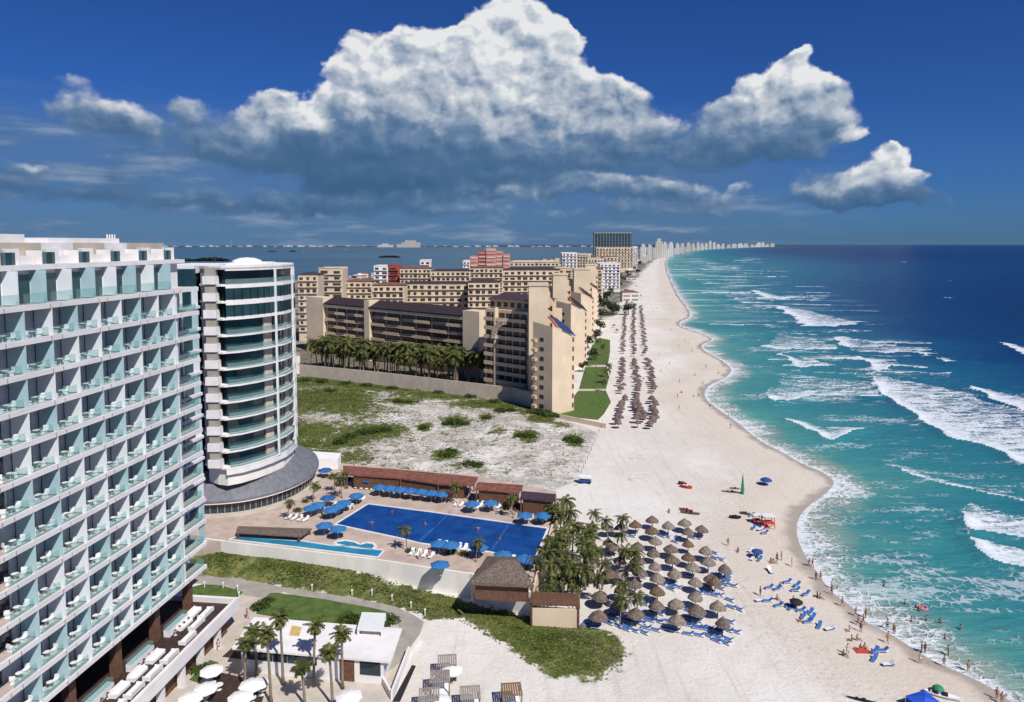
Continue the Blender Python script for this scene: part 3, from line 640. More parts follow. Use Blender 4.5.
# core behind the balconies
core = MB().box(.5, L, -22, -DEP-.25, 10.4, 57.2)
core.build('core_wall', W['white'], hot)
m, n, out = newmat('bay_window'); pos = n('ShaderNodeTexCoord').outputs['Object']
b = n('ShaderNodeBsdfPrincipled', {'Base Color': (.02,.035,.05,1), 'Roughness': .12, 'Specular IOR Level': .5}); n.l.new(b.outputs[0], out.inputs[0]); W['baywin'] = m
rs = random.Random(5)
ndiv = 0
CH = []   # balcony positions for the furniture
for kf in range(12):
    z0 = ZT - FH*(kf+1); 
    vis = 8 if kf < 3 else 8
    win = MB(); cur = MB()
    for j in range(NB):
        s = S0 + j*BAY; teal = rs.random() < .62
        inview = j < 8
        if not inview: continue
        d = MB().box(s-.07, s+.07, -DEP, -.04, z0+.13, z0+FH-.47)
        d.build('balcony_divider', W['divteal'] if teal else W['divwhite'], hot); ndiv += 1
        g = MB().box(s+.45, s+BAY-.35, -.20, -.17, z0+.125, z0+1.10)
        g.build('balcony_railing', W['rail'], hot)
        CH.append((kf, j, s, z0))
        MB().box(s+.12, s+rs.choice([.7,1.1,1.1,1.6,2.6]), -DEP-.24, -DEP-.10, z0+.02, z0+FH-.54).build('curtain', W['curtain'], hot)
    # windows: one pane per bay in view, set into the core
    for j in range(8):
        s = S0 + j*BAY
        wv = MB().box(s+1.15, s+3.7, -DEP-.24, -DEP-.16, z0+.02, z0+FH-.54)
        wv.build('balcony_window', W['baywin'], hot)
# the end bay, open round the corner
for kf in range(12):
    z0 = ZT - FH*(kf+1)
    e = MB().box(4.2, 4.9, -4.5, -.32, z0+.01, z0+FH-.53)
    e.build('end_wall', W['white'], hot)
    MB().box(.4, .46, -9, -4.6, z0+.3, z0+FH-.7).build('end_window', W['tealglass'], hot)
    r_ = MB().box(-.5, 4.1, -.28, -.24, z0+.11, z0+1.15).box(-.55, -.51, -6.5, -.24, z0+.11, z0+1.15)
    r_.build('end_railing', W['rail'], hot)
    MB().box(.35, 4.2, -4.6, -4.5, z0+.01, z0+FH-.53).build('end_glazing', W['glass'], hot)
MB().box(-9, -.95, -14, -5.2, 14, 56).build('end_wing', W['tealglass'], hot)
for kf in range(12):
    z0 = ZT-FH*(kf+1); MB().box(-9.2, -.93, -14.2, -4.7, z0-.35, z0+.1).build('end_wing_slab', W['slab'], hot)
    MB().box(-9.1, -7.6, -5.19, -5.0, z0+.11, z0+FH-.36).build('end_wing_panel', W['divteal'] if kf % 3 else W['divwhite'], hot)
    MB().box(-4.6, -4.3, -5.19, -4.9, z0+.11, z0+FH-.36).build('end_wing_panel', W['white'], hot)
# penthouse and roof
z = ZT
MB().box(-.2, L, -9, -1.6, 57.2, 57.75).build('roof_slab', W['white'], hot)
for j in range(8):
    s = S0 + j*BAY
    MB().box(s-.09, s+.09, -4.0, -.6, z+.11, z+3.68).build('penthouse_divider', W['divteal'] if j % 2 == 0 else W['divwhite'], hot)
    MB().box(s+.4, s+BAY-.3, -.28, -.24, z+.11, z+1.3).build('penthouse_railing', W['rail'], hot)
    MB().box(s+.3, s+2.5, -2.36, -2.28, z+.12, z+3.2).build('penthouse_window', W['tealglass'], hot)
for i, (a, b_, c) in enumerate([(.8,9,'b'),(9.1,13.4,'w'),(13.5,19,'b'),(19.1,24,'w'),(24.1,31,'b'),(31.1,33.5,'w'),(33.6,44,'b')]):
    MB().box(a, b_, -8.5, -4.2, 57.76, 60.15).build('roof_parapet', W['sandstone'] if c == 'b' else W['white'], hot)
MB().box(9.5, 22, -8.3, -5.0, 60.16, 60.75).build('rooftop_plant_room', W['white'], hot)
MB().box(25.5, 44, -8.3, -5.0, 60.16, 61.1).build('rooftop_plant_room', W['white'], hot)
for j in range(6):
    s = 1.6 + j*5.6
    MB().box(s, s+rs.choice([.7,1.1,1.6]), -4.15, -2.6, 57.77, 59.1).build('roof_terrace_screen', W['tealglass'], hot)
    MB().box(s-.12, s-.02, -4.1, -2.2, 57.77, 59.5).build('screen_frame', W['white'], hot)
    MB().box(s+2.35, s+2.45, -4.1, -2.2, 57.77, 59.3).build('screen_frame', W['white'], hot)
    MB().box(s+1.6, s+2.3, -3.4, -2.3, 57.77, 59.4).build('roof_terrace_screen', W['rail'], hot)
    MB().box(s+2.9, s+4.6, -4.15, -2.9, 57.77, 58.7).build('roof_terrace_box', W['white'], hot)
for i in range(4): MB().tube([(9.0+i*.5,-6,60.7),(9.0+i*.5,-6,61.3)], .1, 6).build('roof_vent', W['white'], hot)
# lobby level under the lowest slab
MB().box(1.0, L, -20, -6.5, 4.6, 10.35).build('lobby_glazing', W['glass'], hot)
for i in range(6):
    s = 1.6 + i*8.1
    MB().box(s-.55, s+.55, -2.3, -1.3, 4.55, 10.35).build('lobby_column', W['brown'], hot)
# terrace deck
TE = 4.6
d = MB().box(-1.0, L, -19, TE-.45, 4.0, 4.5); d.build('terrace_deck', W['deckdk'], hot)
MB().box(-1.6, L, TE-.44, TE+.05, 3.5, 5.35).box(-1.6, -1.01, -6, TE-.45, 3.5, 5.3).build('terrace_parapet', W['white'], hot)
MB().box(-.9, L, -18, 3.0, 0, 3.95).build('undercroft_wall', W['brown'], hot)
for i in range(9): MB().box(3+i*4.6, 3.6+i*4.6, 3.3, 4.2, 0, 3.98).build('undercroft_pillar', W['white'], hot)
for i in range(4):
    s = 4.2 + i*8.1
    MB().box(s, s+4.6, -1.1, -.2, 4.52, 5.5, 0).box(s, s+4.6, -1.06, -.24, 5.51, 6.1, 1).build('bar_counter', [W['white'], W['rail']], hot)
HM = hot.matrix_basis.copy()
def hw(x, y, z=0):
    a = hot.rotation_euler[2]; return Vector((CORN.x + x*math.cos(a) - y*math.sin(a), CORN.y + x*math.sin(a) + y*math.cos(a), z))
HR = hot.rotation_euler[2]
# balcony furniture: a table and two chairs to each bay
tb = empty('balcony_table', (0,0,0)); MB().lathe([(0,.70),(.36,.70),(.36,.73),(0,.73)], 10).build('table_top', W['wframe'], tb); MB().lathe([(.03,.03),(.03,.70)], 6).lathe([(0,0),(.22,0),(.22,.03),(0,.03)], 8).build('pedestal', W['wframe'], tb)
chd = empty('balcony_chair', (0,0,0)); MB().box(-.28,.28,-.28,.28,.36,.44).build('seat', W['whitecl'], chd); MB().box(-.28,.28,.24,.32,.45,.92).build('backrest', W['whitecl'], chd)
MB().add([(-.2,-.2,.36),(.2,-.2,.36),(.2,.2,.36),(-.2,.2,.36),(-.27,-.27,0),(.27,-.27,0),(.27,.27,0),(-.27,.27,0)], [(0,1,2,3),(7,6,5,4),(0,4,5,1),(1,5,6,2),(2,6,7,3),(3,7,4,0)]).build('base', W['wframe'], chd)
bays = ['first','second','third','fourth','fifth','sixth','seventh','eighth']
fT = fC = True
for kf, j, s, z0 in CH:
    zz = z0 + .011; where = '%s row from top, %s bay from far corner' % (ordn(kf+1), bays[j])
    p = hw(s+1.75+rs.uniform(-.15,.15), -1.05+rs.uniform(-.15,.1), zz)
    o = tb if fT else copy_tree(tb); fT = False; o.location = p; o.rotation_euler = (0,0,HR)
    tag(o, 'white balcony table, ' + where, 'table', 'tables on the hotel balconies')
    for q, (dx, side) in enumerate(((-.95,'beach-end'), (.8,'near-end'))):
        o = chd if fC else copy_tree(chd); fC = False
        o.location = hw(s+1.75+dx+rs.uniform(-.1,.1), -1.1+rs.uniform(-.25,.25), zz); o.rotation_euler = (0,0,HR + (R(90) if dx < 0 else R(-90)) + rs.uniform(-.5,.5))
        tag(o, 'white balcony chair, %s side, %s' % ('far' if q == 0 else 'near', where), 'chair', 'chairs on the hotel balconies')
# terrace sofas
sofa = empty('terrace_sofa', (0,0,0)); MB().box(-1.2,1.2,-.5,.5,.12,.45).build('seat', W['whitecl'], sofa); MB().box(-1.2,1.2,.38,.58,.46,.85).build('backrest', W['whitecl'], sofa)
MB().box(-1.38,-1.21,-.5,.58,.12,.65).build('armrest', W['whitecl'], sofa); MB().box(1.21,1.38,-.5,.58,.12,.65).build('armrest', W['whitecl'], sofa)
for i, (s, y, a) in enumerate([(2.6,1.6,0),(2.8,-.2,180),(5.6,1.9,0),(5.8,.2,180),(9.2,2.7,0),(13.6,2.8,0),(13.8,1.0,180),(17.2,2.8,0),(17.6,1.0,180),(20.8,2.7,0),(20.9,.9,180),(24.2,2.7,0),(27.6,2.7,0),(27.8,.9,180)]):
    o = sofa if i == 0 else copy_tree(sofa); o.location = hw(s, y, 4.505); o.rotation_euler = (0,0,HR+R(a))
    tag(o, 'white cushioned sofa on the dark hotel terrace, %s from the far end' % ordn(i+1), 'sofa', 'white sofas on the hotel terrace')
stool = empty('bar_stool', (0,0,0)); MB().lathe([(0,.70),(.19,.70),(.19,.78),(0,.78)], 8).build('seat', W['brown'], stool); MB().lathe([(.03,0),(.03,.70)], 6).lathe([(0,0),(.2,0),(.2,.03),(0,.03)], 8).build('pedestal', W['wframe'], stool)
i = 0
for c_ in range(4):
    for q in range(4):
        o = stool if i == 0 else copy_tree(stool); i += 1; o.location = hw(4.8+c_*8.1+q*1.1, .25, 4.505)
        tag(o, 'brown stool, %s terrace bar from the far end, %s stool along it' % (ordn(c_+1), ordn(q+1)), 'stool', 'stools at the terrace bars')
# long canopy on the terrace
def umbrella(name, r, h, cm, n_=8, drop=.5, parent=None):
    u = empty(name, (0,0,0)); mb = MB()
    vs = [(0,0,h)] + [(r*math.cos(2*math.pi*k/n_), r*math.sin(2*math.pi*k/n_), h-drop) for k in range(n_)]
    mid = [(.55*r*math.cos(2*math.pi*(k)/n_), .55*r*math.sin(2*math.pi*(k)/n_), h-drop*.42) for k in range(n_)]
    low = [(r*1.0*math.cos(2*math.pi*k/n_), r*1.0*math.sin(2*math.pi*k/n_), h-drop-.16) for k in range(n_)]
    V = vs + mid + low; fs = []
    for k in range(n_):
        k2 = (k+1) % n_
        fs += [(0, 1+n_+k, 1+n_+k2), (1+n_+k, 1+k, 1+k2, 1+n_+k2), (1+k, 1+2*n_+k, 1+2*n_+k2, 1+k2)]
    mb.add(V, fs); mb.build('canopy', cm, u)
    MB().lathe([(.04,0),(.04,h+.12),(0,h+.14)], 6).build('pole', W['wframe'], u)
    MB().lathe([(0,0),(.3,0),(.3,.08),(0,.08)], 8).build('base', W['pave2'], u)
    return u
wu = umbrella('parasol', 1.75, 2.7, W['whitecl'], 8, .55)
WU = [(212,672.5,0),(214.5,683,0),(205.5,692,0),(200,699,0),(251,688,0),(247,697,0),(258,682,0),(350,700,0),(452,668.5,0),(440,703,0),(204,588+45,1)]
PAR = [(212,672.5,.9,'beside the small hedge'),(206,691,.9,'left of the dark deck, over loungers'),(191,701,.9,'at the bottom edge under the hotel wall'),(252,688,.95,'at the far edge of the dark deck'),(241,701,.95,'on the dark deck by the bottom edge'),(259,684,.8,'smaller, behind the dark deck parasols'),(349,701,1.0,'alone on the plaza at the bottom edge'),(452,671,.85,'on the sand beside the topmost slatted cabana'),(440,703,.85,'on the sand beside the lower slatted cabana')]
for i, (px, py, s_, wh) in enumerate(PAR):
    o = wu if i == 0 else copy_tree(wu); x, y = G(px, py + 12); o.location = (x, y, .05); o.scale = (s_,)*3; o.rotation_euler = (0,0,i*.4)
    tag(o, 'white parasol ' + wh, 'parasol', 'white parasols by the plaza')
# ================================================================== the round white tower
tw = empty('curved_tower', (-58, 155, 0), 0, 'tall white tower with a curved glass front and wrapping balconies', 'hotel')
def off(p): return (p[0]+58, p[1]-155)
PL = [(-61.2,141.2),(-58.4,140.4),(-55.8,142.2),(-53.5,145.2),(-51.6,149),(-50.2,153.3),(-50.0,157.4),(-50.2,161),(-51.6,165),(-54.5,168.5),(-60,170.5),(-65,169),(-66.5,163),(-66.5,150),(-64.2,143.5)]
PLo = [off(p) for p in PL]
ctr = Vector((-2.2, 2.0))
def inset(poly, d):
    n_ = len(poly); r_ = []
    for i in range(n_):
        a = Vector(poly[i-1]); b = Vector(poly[i]); c = Vector(poly[(i+1) % n_])
        n1_ = (b-a).normalized(); n2_ = (c-b).normalized(); q = (Vector((-n1_.y, n1_.x)) + Vector((-n2_.y, n2_.x))).normalized()
        s_ = 1 if q.dot(Vector((-1.5,1.5)) + ctr - b) > 0 else -1
        r_.append(tuple(b + q*d*s_))
    return r_
def resample(poly, i0, i1, step=1.0):
    out_ = []
    for i in range(i0, i1):
        a = Vector(poly[i]); b = Vector(poly[i+1]); k = max(1, int(round((b-a).length/step)))
        out_ += [tuple(a.lerp(b, t/k)) for t in range(k)]
    out_.append(poly[i1]); return out_
TF = 3.42; TB = 14.2
MB().prism(inset(PLo, 2.0), TB, 54.8).build('core_wall', W['glass'], tw)
MB().prism(inset([PLo[0]]+PLo[:7:-1], .25), TB, 54.7).build('side_wall', W['pave2'], tw)
for k in range(13):
    z = TB + k*TF
    if k <= 12:
        o = MB().prism(PLo, z-.35, z+.02).build('floor_slab', W['white'], tw)
MB().prism([off(p) for p in PL], 54.9, 55.6).build('roof_slab', W['white'], tw)
MB().prism(inset(PLo, 4), 55.62, 55.9).build('roof_pavilion', W['whitecl'], tw)
MB().lathe([(3.2,0),(3.0,.5),(1.6,1.0),(0,1.15)], 14, c=(-1,1,55.9)).build('roof_dome', W['whitecl'], tw)
# bays: index ranges of the outline (corner is at 1)
def strip_wall(mb, pts, z0, z1, d0, d1, m_=0):
    # a thin curved wall between offsets d0 and d1 (inwards) along pts
    P1 = pts; n_ = len(P1); A = []; Bq = []
    for i in range(n_):
        a = Vector(P1[max(i-1,0)]); c = Vector(P1[min(i+1,n_-1)]); t = (c-a).normalized(); q = Vector((-t.y, t.x))
        A.append(Vector(P1[i])+q*d0); Bq.append(Vector(P1[i])+q*d1)
    V = [(*p, z0) for p in A]+[(*p, z1) for p in A]+[(*p, z0) for p in Bq]+[(*p, z1) for p in Bq]
    fs = []
    for i in range(n_-1):
        fs += [(i,i+1,n_+i+1,n_+i), (2*n_+i+1,2*n_+i,3*n_+i,3*n_+i+1), (n_+i,n_+i+1,3*n_+i+1,3*n_+i), (i+1,i,2*n_+i,2*n_+i+1)]
    fs += [(0,n_,3*n_,2*n_), (n_-1,3*n_-1,4*n_-1,2*n_-1)]
    mb.add(V, fs, m_); return mb
front = resample(PLo, 1, 8, .9)
Nf = len(front); c1 = int(Nf*.46); c2 = int(Nf*.77)
BAYR = [(1, c1), (c1, c2), (c2, Nf-1)]
for k in range(12):
    z = TB + k*TF
    for a, b_ in BAYR:
        if k < 9:
            strip_wall(MB(), front[a:b_+1], z+.02, z+1.1, .02, .07).build('balcony_railing', W['railn'], tw)
            # beige side pier filling the right third, glazing elsewhere
            pr = front[b_-3:b_+1] if b_-a > 4 else front[b_-1:b_+1]
            strip_wall(MB(), pr, z+.02, z+TF-.36, 1.2, 1.6).build('balcony_pier', W['sandstone'], tw)
            strip_wall(MB(), front[a:b_-2], z+.02, z+TF-.36, 1.55, 1.7).build('balcony_window', W['tealglass'], tw)
        elif k < 11:
            strip_wall(MB(), front[a:b_+1], z+.30, z+TF-.75, .10, .22).build('window', W['tealglass'], tw)
            for q in range(a+1, b_):
                if q % 2: MB().bar((*front[q], z+.3), (*front[q], z+TF-.75), .22, .22).build('window_mullion', W['glass'], tw)
            strip_wall(MB(), front[a:b_+1], z+.02, z+.30, .0, .3).build('spandrel', W['white'], tw)
            strip_wall(MB(), front[a:b_+1], z+TF-.75, z+TF-.352, .0, .3).build('spandrel', W['white'], tw)
        else:
            strip_wall(MB(), front[a:b_+1], z+.02, z+1.1, .02, .07).build('balcony_railing', W['railn'], tw)
            strip_wall(MB(), front[a:b_+1], z+TF-.62, z+TF-.352, .0, .4).build('spandrel', W['white'], tw)
for q in (c1, c2, Nf-1):
    MB().bar((*front[q], TB-.3), (*front[q], 54.9), .42, .42).build('vertical_fin', W['white'], tw)
xa0 = AT(160, 152)+58; MB().box(xa0, -8.6, -8.5, 12, 0, 53.9).build('annex_wall', W['tealglass'], tw); MB().box(xa0, -8.2, -9.3, 12.5, 53.92, 55.5).build('annex_roof', W['white'], tw)
for k in range(13): MB().box(xa0, -8.4, -9.1, -8.51, TB+k*TF-2.9, TB+k*TF-2.4).build('annex_slab', W['white'], tw)
MB().box(xa0+2, xa0+2.8, -8.9, -8.52, 0, 53.9).build('annex_pier', W['white'], tw)
# corner stack of alternating white and grey blocks
for k in range(12):
    z = TB + k*TF; p = Vector(PLo[0])
    MB().box(p.x-.9, p.x+1.7, p.y-1.1, p.y+.7, z+.1, z+1.75).build('corner_block', W['white'], tw)
    MB().box(p.x-.6, p.x+1.5, p.y-.75, p.y+.6, z+1.76, z+TF+.08).build('corner_block', W['pave2'], tw)
strip_wall(MB(), front, TB-1.5, TB-.36, .05, .5).build('base_band', W['white'], tw)
MB().prism(inset(PLo, .8), 10.3, TB-.36).build('base_drum', W['wallw'], tw)
# podium with its flared zinc roof
PO = [(-78,140),(-70,139.6),(-63,139.9),(-57,141.0),(-52.8,143.6),(-49.2,147.5),(-46.8,152.5),(-45.7,158),(-46.0,164),(-48,170),(-50.5,175),(-57,178.5),(-66,179),(-74,175),(-80,165)]
pod = empty('podium', (-58, 155, 0), 0, 'round podium with flared grey metal roof over a dark glass wall', 'building')
POo = [off(p) for p in PO]
def smooth_poly(poly, it=2):
    for _ in range(it):
        q = []
        for i in range(len(poly)):
            a = Vector(poly[i]); b = Vector(poly[(i+1) % len(poly)]); q += [tuple(a.lerp(b,.25)), tuple(a.lerp(b,.75))]
        poly = q
    return poly
outer = smooth_poly(POo)
def ring(poly, t):     # shrink towards the drum
    c = Vector((-6, 3)); return [tuple(Vector(p).lerp(c, t)) for p in poly]
rings = [(0,7.0),(.0,7.3),(.05,8.2),(.12,9.2),(.20,10.1),(.30,10.9),(.42,11.4)]
mb = MB(); nO = len(outer); V = []
for t, z in rings: V += [(*p, z) for p in ring(outer, t)]
fs = [(i*nO+k, i*nO+(k+1) % nO, (i+1)*nO+(k+1) % nO, (i+1)*nO+k) for i in range(len(rings)-1) for k in range(nO)]
mb.add(V, fs); 
for k in range(nO):      # standing seams
    for i in range(1, len(rings)-1):
        a = V[i*nO+k]; b_ = V[(i+1)*nO+k]; mb.bar((a[0],a[1],a[2]+.03), (b_[0],b_[1],b_[2]+.03), .07, .07)
o = mb.build('roof', W['metalroof'], pod); 
MB().prism(ring(outer, .012), 6.55, 6.99).build('fascia', W['wallw'], pod)
MB().prism(ring(outer, .07), 4.3, 6.54).build('glass_wall', W['glass'], pod)
rr = ring(outer, .065)
for k in range(0, nO):
    MB().box(rr[k][0]-.06, rr[k][0]+.06, rr[k][1]-.06, rr[k][1]+.06, 4.3, 6.53).build('glazing_bar', W['pave2'], pod)
MB().prism(ring(outer, -.03), 4.0, 4.3).build('plinth', W['pave'], pod)
# ================================================================== pool deck
MB().prism(DECK, -.6, 4.0).build('pool_deck', W['stonedeck'])
tag(bpy.data.objects['pool_deck'], kind='structure')
def wall_run(name, pts, z0, z1, th, mt, label, cat='wall', panels=0):
    mb = MB()
    for i in range(len(pts)-1):
        a = Vector((*pts[i], 0)); b = Vector((*pts[i+1], 0)); d = (b-a).normalized()
        mb.bar((a.x, a.y, (z0+z1)/2), (b.x+d.x*th*.3, b.y+d.y*th*.3, (z0+z1)/2), th, z1-z0)
    o = mb.build(name, mt); tag(o, label, cat)
    if panels:
        pm = MB()
        for i in range(len(pts)-1):
            a = Vector((*pts[i], 0)); b = Vector((*pts[i+1], 0)); k = max(1, int((b-a).length/panels))
            nrm = Vector((b.y-a.y, -(b.x-a.x), 0)).normalized()
            for t in range(k):
                p = a.lerp(b, (t+.5)/k) + nrm*(th/2); pm.bar((p.x,p.y,z0), (p.x,p.y,z1-.1), .35, .35)
        link('pilaster_row', pm.mesh('pilaster_row', mt), o)
    return o
WL_ = [G(*p, 4.0) for p in [(206,538),(227,541),(300,549.5),(377,559),(440,568.5),(471,573)]]
WL_ = [(x, y-.25) for x, y in WL_]
wall_run('retaining_wall', WL_, -.3, 4.08, .35, W['wallw'], 'long white retaining wall below the pool deck and above the dune grass', 'wall')
WH = [(x, y-.25) for x, y in [G(*p, 4.0) for p in [(471,573),(531,591.5)]]]
wall_run('hut_wall', WH, -.3, 4.1, .5, W['wallw'], 'white wall under the thatched pool bar at the deck corner')
WR = [(x+.25, y) for x, y in [G(*p, 4.0) for p in [(531,591.5),(545,548),(558,503)]]]
wall_run('deck_edge_wall', WR, -.3, 4.5, .4, W['beige2'], 'pale wall between the pool deck and the beach palms')
# pools
def pool(name, px, z, mt, label, coping=.35):
    pts = [G(*p, 4.0) for p in px]
    e = empty(name, (0,0,0)); tag(e, label, 'pool')
    poly = [tuple(p) for p in pts]
    MB().prism(poly, 4.004, 4.03).build('water', mt, e)
    mb = MB(); n_ = len(poly)
    for i in range(n_):
        a = poly[i]; b = poly[(i+1) % n_]; mb.bar((*a, 4.05), (*b, 4.05), coping, .14)
    mb.build('coping', W['white'], e); return e
mp_ = pool('swimming_pool', [(335,524.5),(368,504),(430,512),(548,528.5),(534,562),(489,552),(420,543.5),(398,538)], 4, W['pool'], 'large rectangular deep blue swimming pool divided by lane lines')
for a, b_ in (((440,523),(418,541)), ((450.8,511.8),(420,542)), ((509.7,523.3),(491.8,550))):
    p = G(*a, 4.0); q = G(*b_, 4.0); MB().bar((*p, 4.06), (*q, 4.06), .13, .05).build('lane_divider', W['blue2'], mp_)
e2 = pool('infinity_pool', [(229,539.5),(237,536.8),(300,541),(330,545.5),(345,546),(384,550.5),(378,557.5),(330,551.5),(300,547.8)], 4, W['pool2'], 'narrow light blue infinity pool along the top of the white wall', .25)
pool('jacuzzi', [(334,544),(337,541.5),(345,540.5),(354,542),(360,544.5),(366,542.8),(373,543.5),(376,547),(372,549),(352,547.5)], 4, W['pool2'], 'curved blue whirlpool with a white rim beside the infinity pool', .45)
# roofs round the pool: a thing each with posts and dark interior
def shelter(name, px, h, mt, label, cat='pavilion', open_=True, z0=4.0, thick=.3, dark=True, rise=.5, thatchy=False):
    pts = [G(*p, z0+h) for p in px]; cx_ = sum(p[0] for p in pts)/len(pts); cy_ = sum(p[1] for p in pts)/len(pts)
    e = empty(name, (cx_, cy_, z0)); tag(e, label, cat); q = [(p[0]-cx_, p[1]-cy_) for p in pts]
    n_ = len(q)
    mb = MB(); low = [(x, y, h-thick) for x, y in q]; top = [(x, y, h) for x, y in q]; 
    # ridge line between the mid points of the two short ends
    m0 = ((q[0][0]+q[-1][0])/2, (q[0][1]+q[-1][1])/2, h+rise); m1 = ((q[n_//2-1][0]+q[n_//2][0])/2, (q[n_//2-1][1]+q[n_//2][1])/2, h+rise)
    if n_ == 4:
        if thatchy:
            m0 = tuple(np.array(m0)*.55+np.array(m1)*.45 + np.array([0,0,0])); m0 = (m0[0], m0[1], h+rise); m1 = tuple(np.array(m1)*.72+np.array(m0)*.28); m1 = (m1[0], m1[1], h+rise)
        V = low + top + [m0, m1]
        mb.add(V, [(3,2,1,0),(0,1,5,4),(1,2,6,5),(2,3,7,6),(3,0,4,7),(4,5,9,8),(5,6,9),(6,7,8,9),(7,4,8)])
    else: mb.prism(q, h-thick, h)
    mb.build('roof', mt, e)
    for i in range(n_):
        a = Vector(q[i]).lerp(Vector((0,0)), .06); MB().box(a.x-.15, a.x+.15, a.y-.15, a.y+.15, 0, h-thick-.01).build('post', W['brown'], e)
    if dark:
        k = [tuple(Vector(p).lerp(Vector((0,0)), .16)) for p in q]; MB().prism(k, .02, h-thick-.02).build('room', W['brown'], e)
    return e
shelter('restaurant', [(343,465.5),(400,469.5),(478,477),(474,485),(440,484),(400,478),(343,474)], 3.4, W['roofred'], 'long red tile roofed poolside restaurant backing on the dune lot', 'restaurant')
shelter('restaurant', [(478,482),(523,485),(519,492.5),(475,489)], 3.4, W['roofred'], 'short dark red roofed poolside room between the long and grey roofed ones', 'restaurant', rise=.3)
shelter('restaurant', [(523,491),(556,494),(553,501.5),(520,498)], 3.4, W['roofdk'], 'small grey brown roofed pool room at the beach corner of the deck', 'restaurant', rise=.3)
shelter('pergola', [(238,526),(312,528.5),(301,536.5),(236,532.5)], 1.2, W['thatch'], 'low brown slatted pergola beside the infinity pool', 'pergola', rise=.15, dark=False, thick=.2)
shelter('thatched_bar', [(485,556),(516,556),(534,571),(529,588)][:0] or [(487,556),(516,556.5),(534,585),(470,582)], 3.2, W['thatch'], 'grey thatched hip roofed bar at the pool deck corner', 'bar', rise=1.6, thick=.5, thatchy=True)
shelter('pergola', [(533,591),(578,593.5),(580,604.5),(530,603.5)], 3.9, W['brown'], 'brown slatted pergola on a pale wall below the palm grove', 'pergola', z0=0, rise=.1, dark=False, thick=.3)
x0, y0 = G(531, 645, 0); x1, y1 = G(574, 648, 0)
mb = MB(); a = G(532,604,3.5); b_ = G(578,606,3.5); mb.bar((a[0],a[1],1.5),(b_[0],b_[1],1.5),.4,3.0); o = mb.build('garden_wall', W['beige2']); tag(o, 'cream wall panel under the brown pergola by the dune grass', 'wall')
MB().prism([G(*p, 4.0) for p in [(312,461),(341,463),(338,469),(318,469)]], 4.0, 6.6).build('service_box', W['whitecl']); tag(bpy.data.objects['service_box'], 'small white flat roofed kiosk between podium and red roofed restaurant', 'kiosk')
# blue parasols on the deck
cols = {'b': W['blue2'], 'd': W['blue3'], 'm': W['blue']}
proto = {k: umbrella('pool_parasol', 1.75, 2.5, cm, 6, .55) for k, cm in cols.items()}; used = set()
UMB = [(325,469,'m','beside the white kiosk'),(368,478.5,'m','under the red restaurant roof'),(328,496.5,'m','left end of the middle row'),(311,506.5,'b','by the podium, left one of two'),(318,503.5,'b','by the podium, right one of two'),
 (331,508.5,'b','left of the pool, nearest the podium'),(338,505,'b','left of the pool, second from the podium'),(344,501.5,'b','left of the pool, farthest of its row'),(356.5,494.5,'b','alone at the far left pool corner'),
 (324.5,524,'b','beside the lower left pool corner, left one'),(338,527.5,'b','beside the lower left pool corner, right one')] + \
 [(379.5+i*10.4, 486+i*1.15, 'b', 'in the long row behind the pool, %s from the left' % ordn(i+1)) for i in range(7)] + \
 [(472,502.5,'b','behind the pool, right of the palms, left one'),(490.5,501.5,'b','behind the pool, right of the palms, right one'),(525,514,'b','at the far right pool corner, left one'),(543,514,'b','at the far right pool corner, right one'),
 (439,542,'b','on the near pool edge, leftmost of the long gap'),(451,543.5,'b','on the near pool edge, second from the left'),(479,546,'b','on the near pool edge, third from the left'),(503,553,'b','beside the thatched bar, by the water'),(524,557,'b','at the near right pool corner, left one'),(530,558,'m','at the near right pool corner, right one'),(440,563,'b','lone one right above the white wall')]
for i, (px, py, c_, wh) in enumerate(UMB):
    x, y = G(px, py, 6.2)
    o = proto[c_] if c_ not in used else copy_tree(proto[c_]); used.add(c_); o.location = (x, y, 4.0); o.rotation_euler = (0,0,i*.7)
    tag(o, 'blue pool parasol ' + wh, 'parasol', 'blue parasols round the pool')
for k in cols:
    if k not in used:
        for ch in KIDS[proto[k].name]: bpy.data.objects.remove(ch)
        bpy.data.objects.remove(proto[k])
# ---- low building with the white roof on the plaza
RB = [G(*p, 3.6) for p in [(254,617),(402,628.6),(391,661.6),(232,647.6)]]
cx_ = sum(p[0] for p in RB)/4; cy_ = sum(p[1] for p in RB)/4
be = empty('beach_club', (cx_, cy_, 0), 0, 'low beach club building with a flat white roof behind the tall palms', 'building')
q = [(p[0]-cx_, p[1]-cy_) for p in RB]
MB().prism(q, 3.3, 3.62).build('roof', W['white'], be)
ins_ = [tuple(Vector(p)*.90) for p in q]; MB().prism(ins_, 0, 3.29).build('wall', W['white'], be)
a = Vector(ins_[3]); b_ = Vector(ins_[2]); d_ = (b_-a); nr = Vector((d_.y, -d_.x)).normalized()
if nr.y > 0: nr = -nr
for i, (t0, t1, z0, z1) in enumerate([(.02,.12,1.9,3.2),(.125,.225,1.9,3.2),(.23,.33,1.9,3.2),(.335,.435,1.9,3.2),(.44,.54,1.9,3.2),(.70,.80,.05,3.1),(.84,.98,1.2,3.1)]):
    p0 = a + d_*t0 + nr*.04; p1 = a + d_*t1 + nr*.04
    MB().bar((p0.x,p0.y,(z0+z1)/2), (p1.x,p1.y,(z0+z1)/2), .1, z1-z0).build('door' if z0 < .5 else 'window', W['brown'] if z0 < .5 else W['glass'], be)
pb = [G(*p, 5.2) for p in [(362,611),(386,612),(383,628),(357,626.5)]]; pq = [(p[0]-cx_, p[1]-cy_) for p in pb]
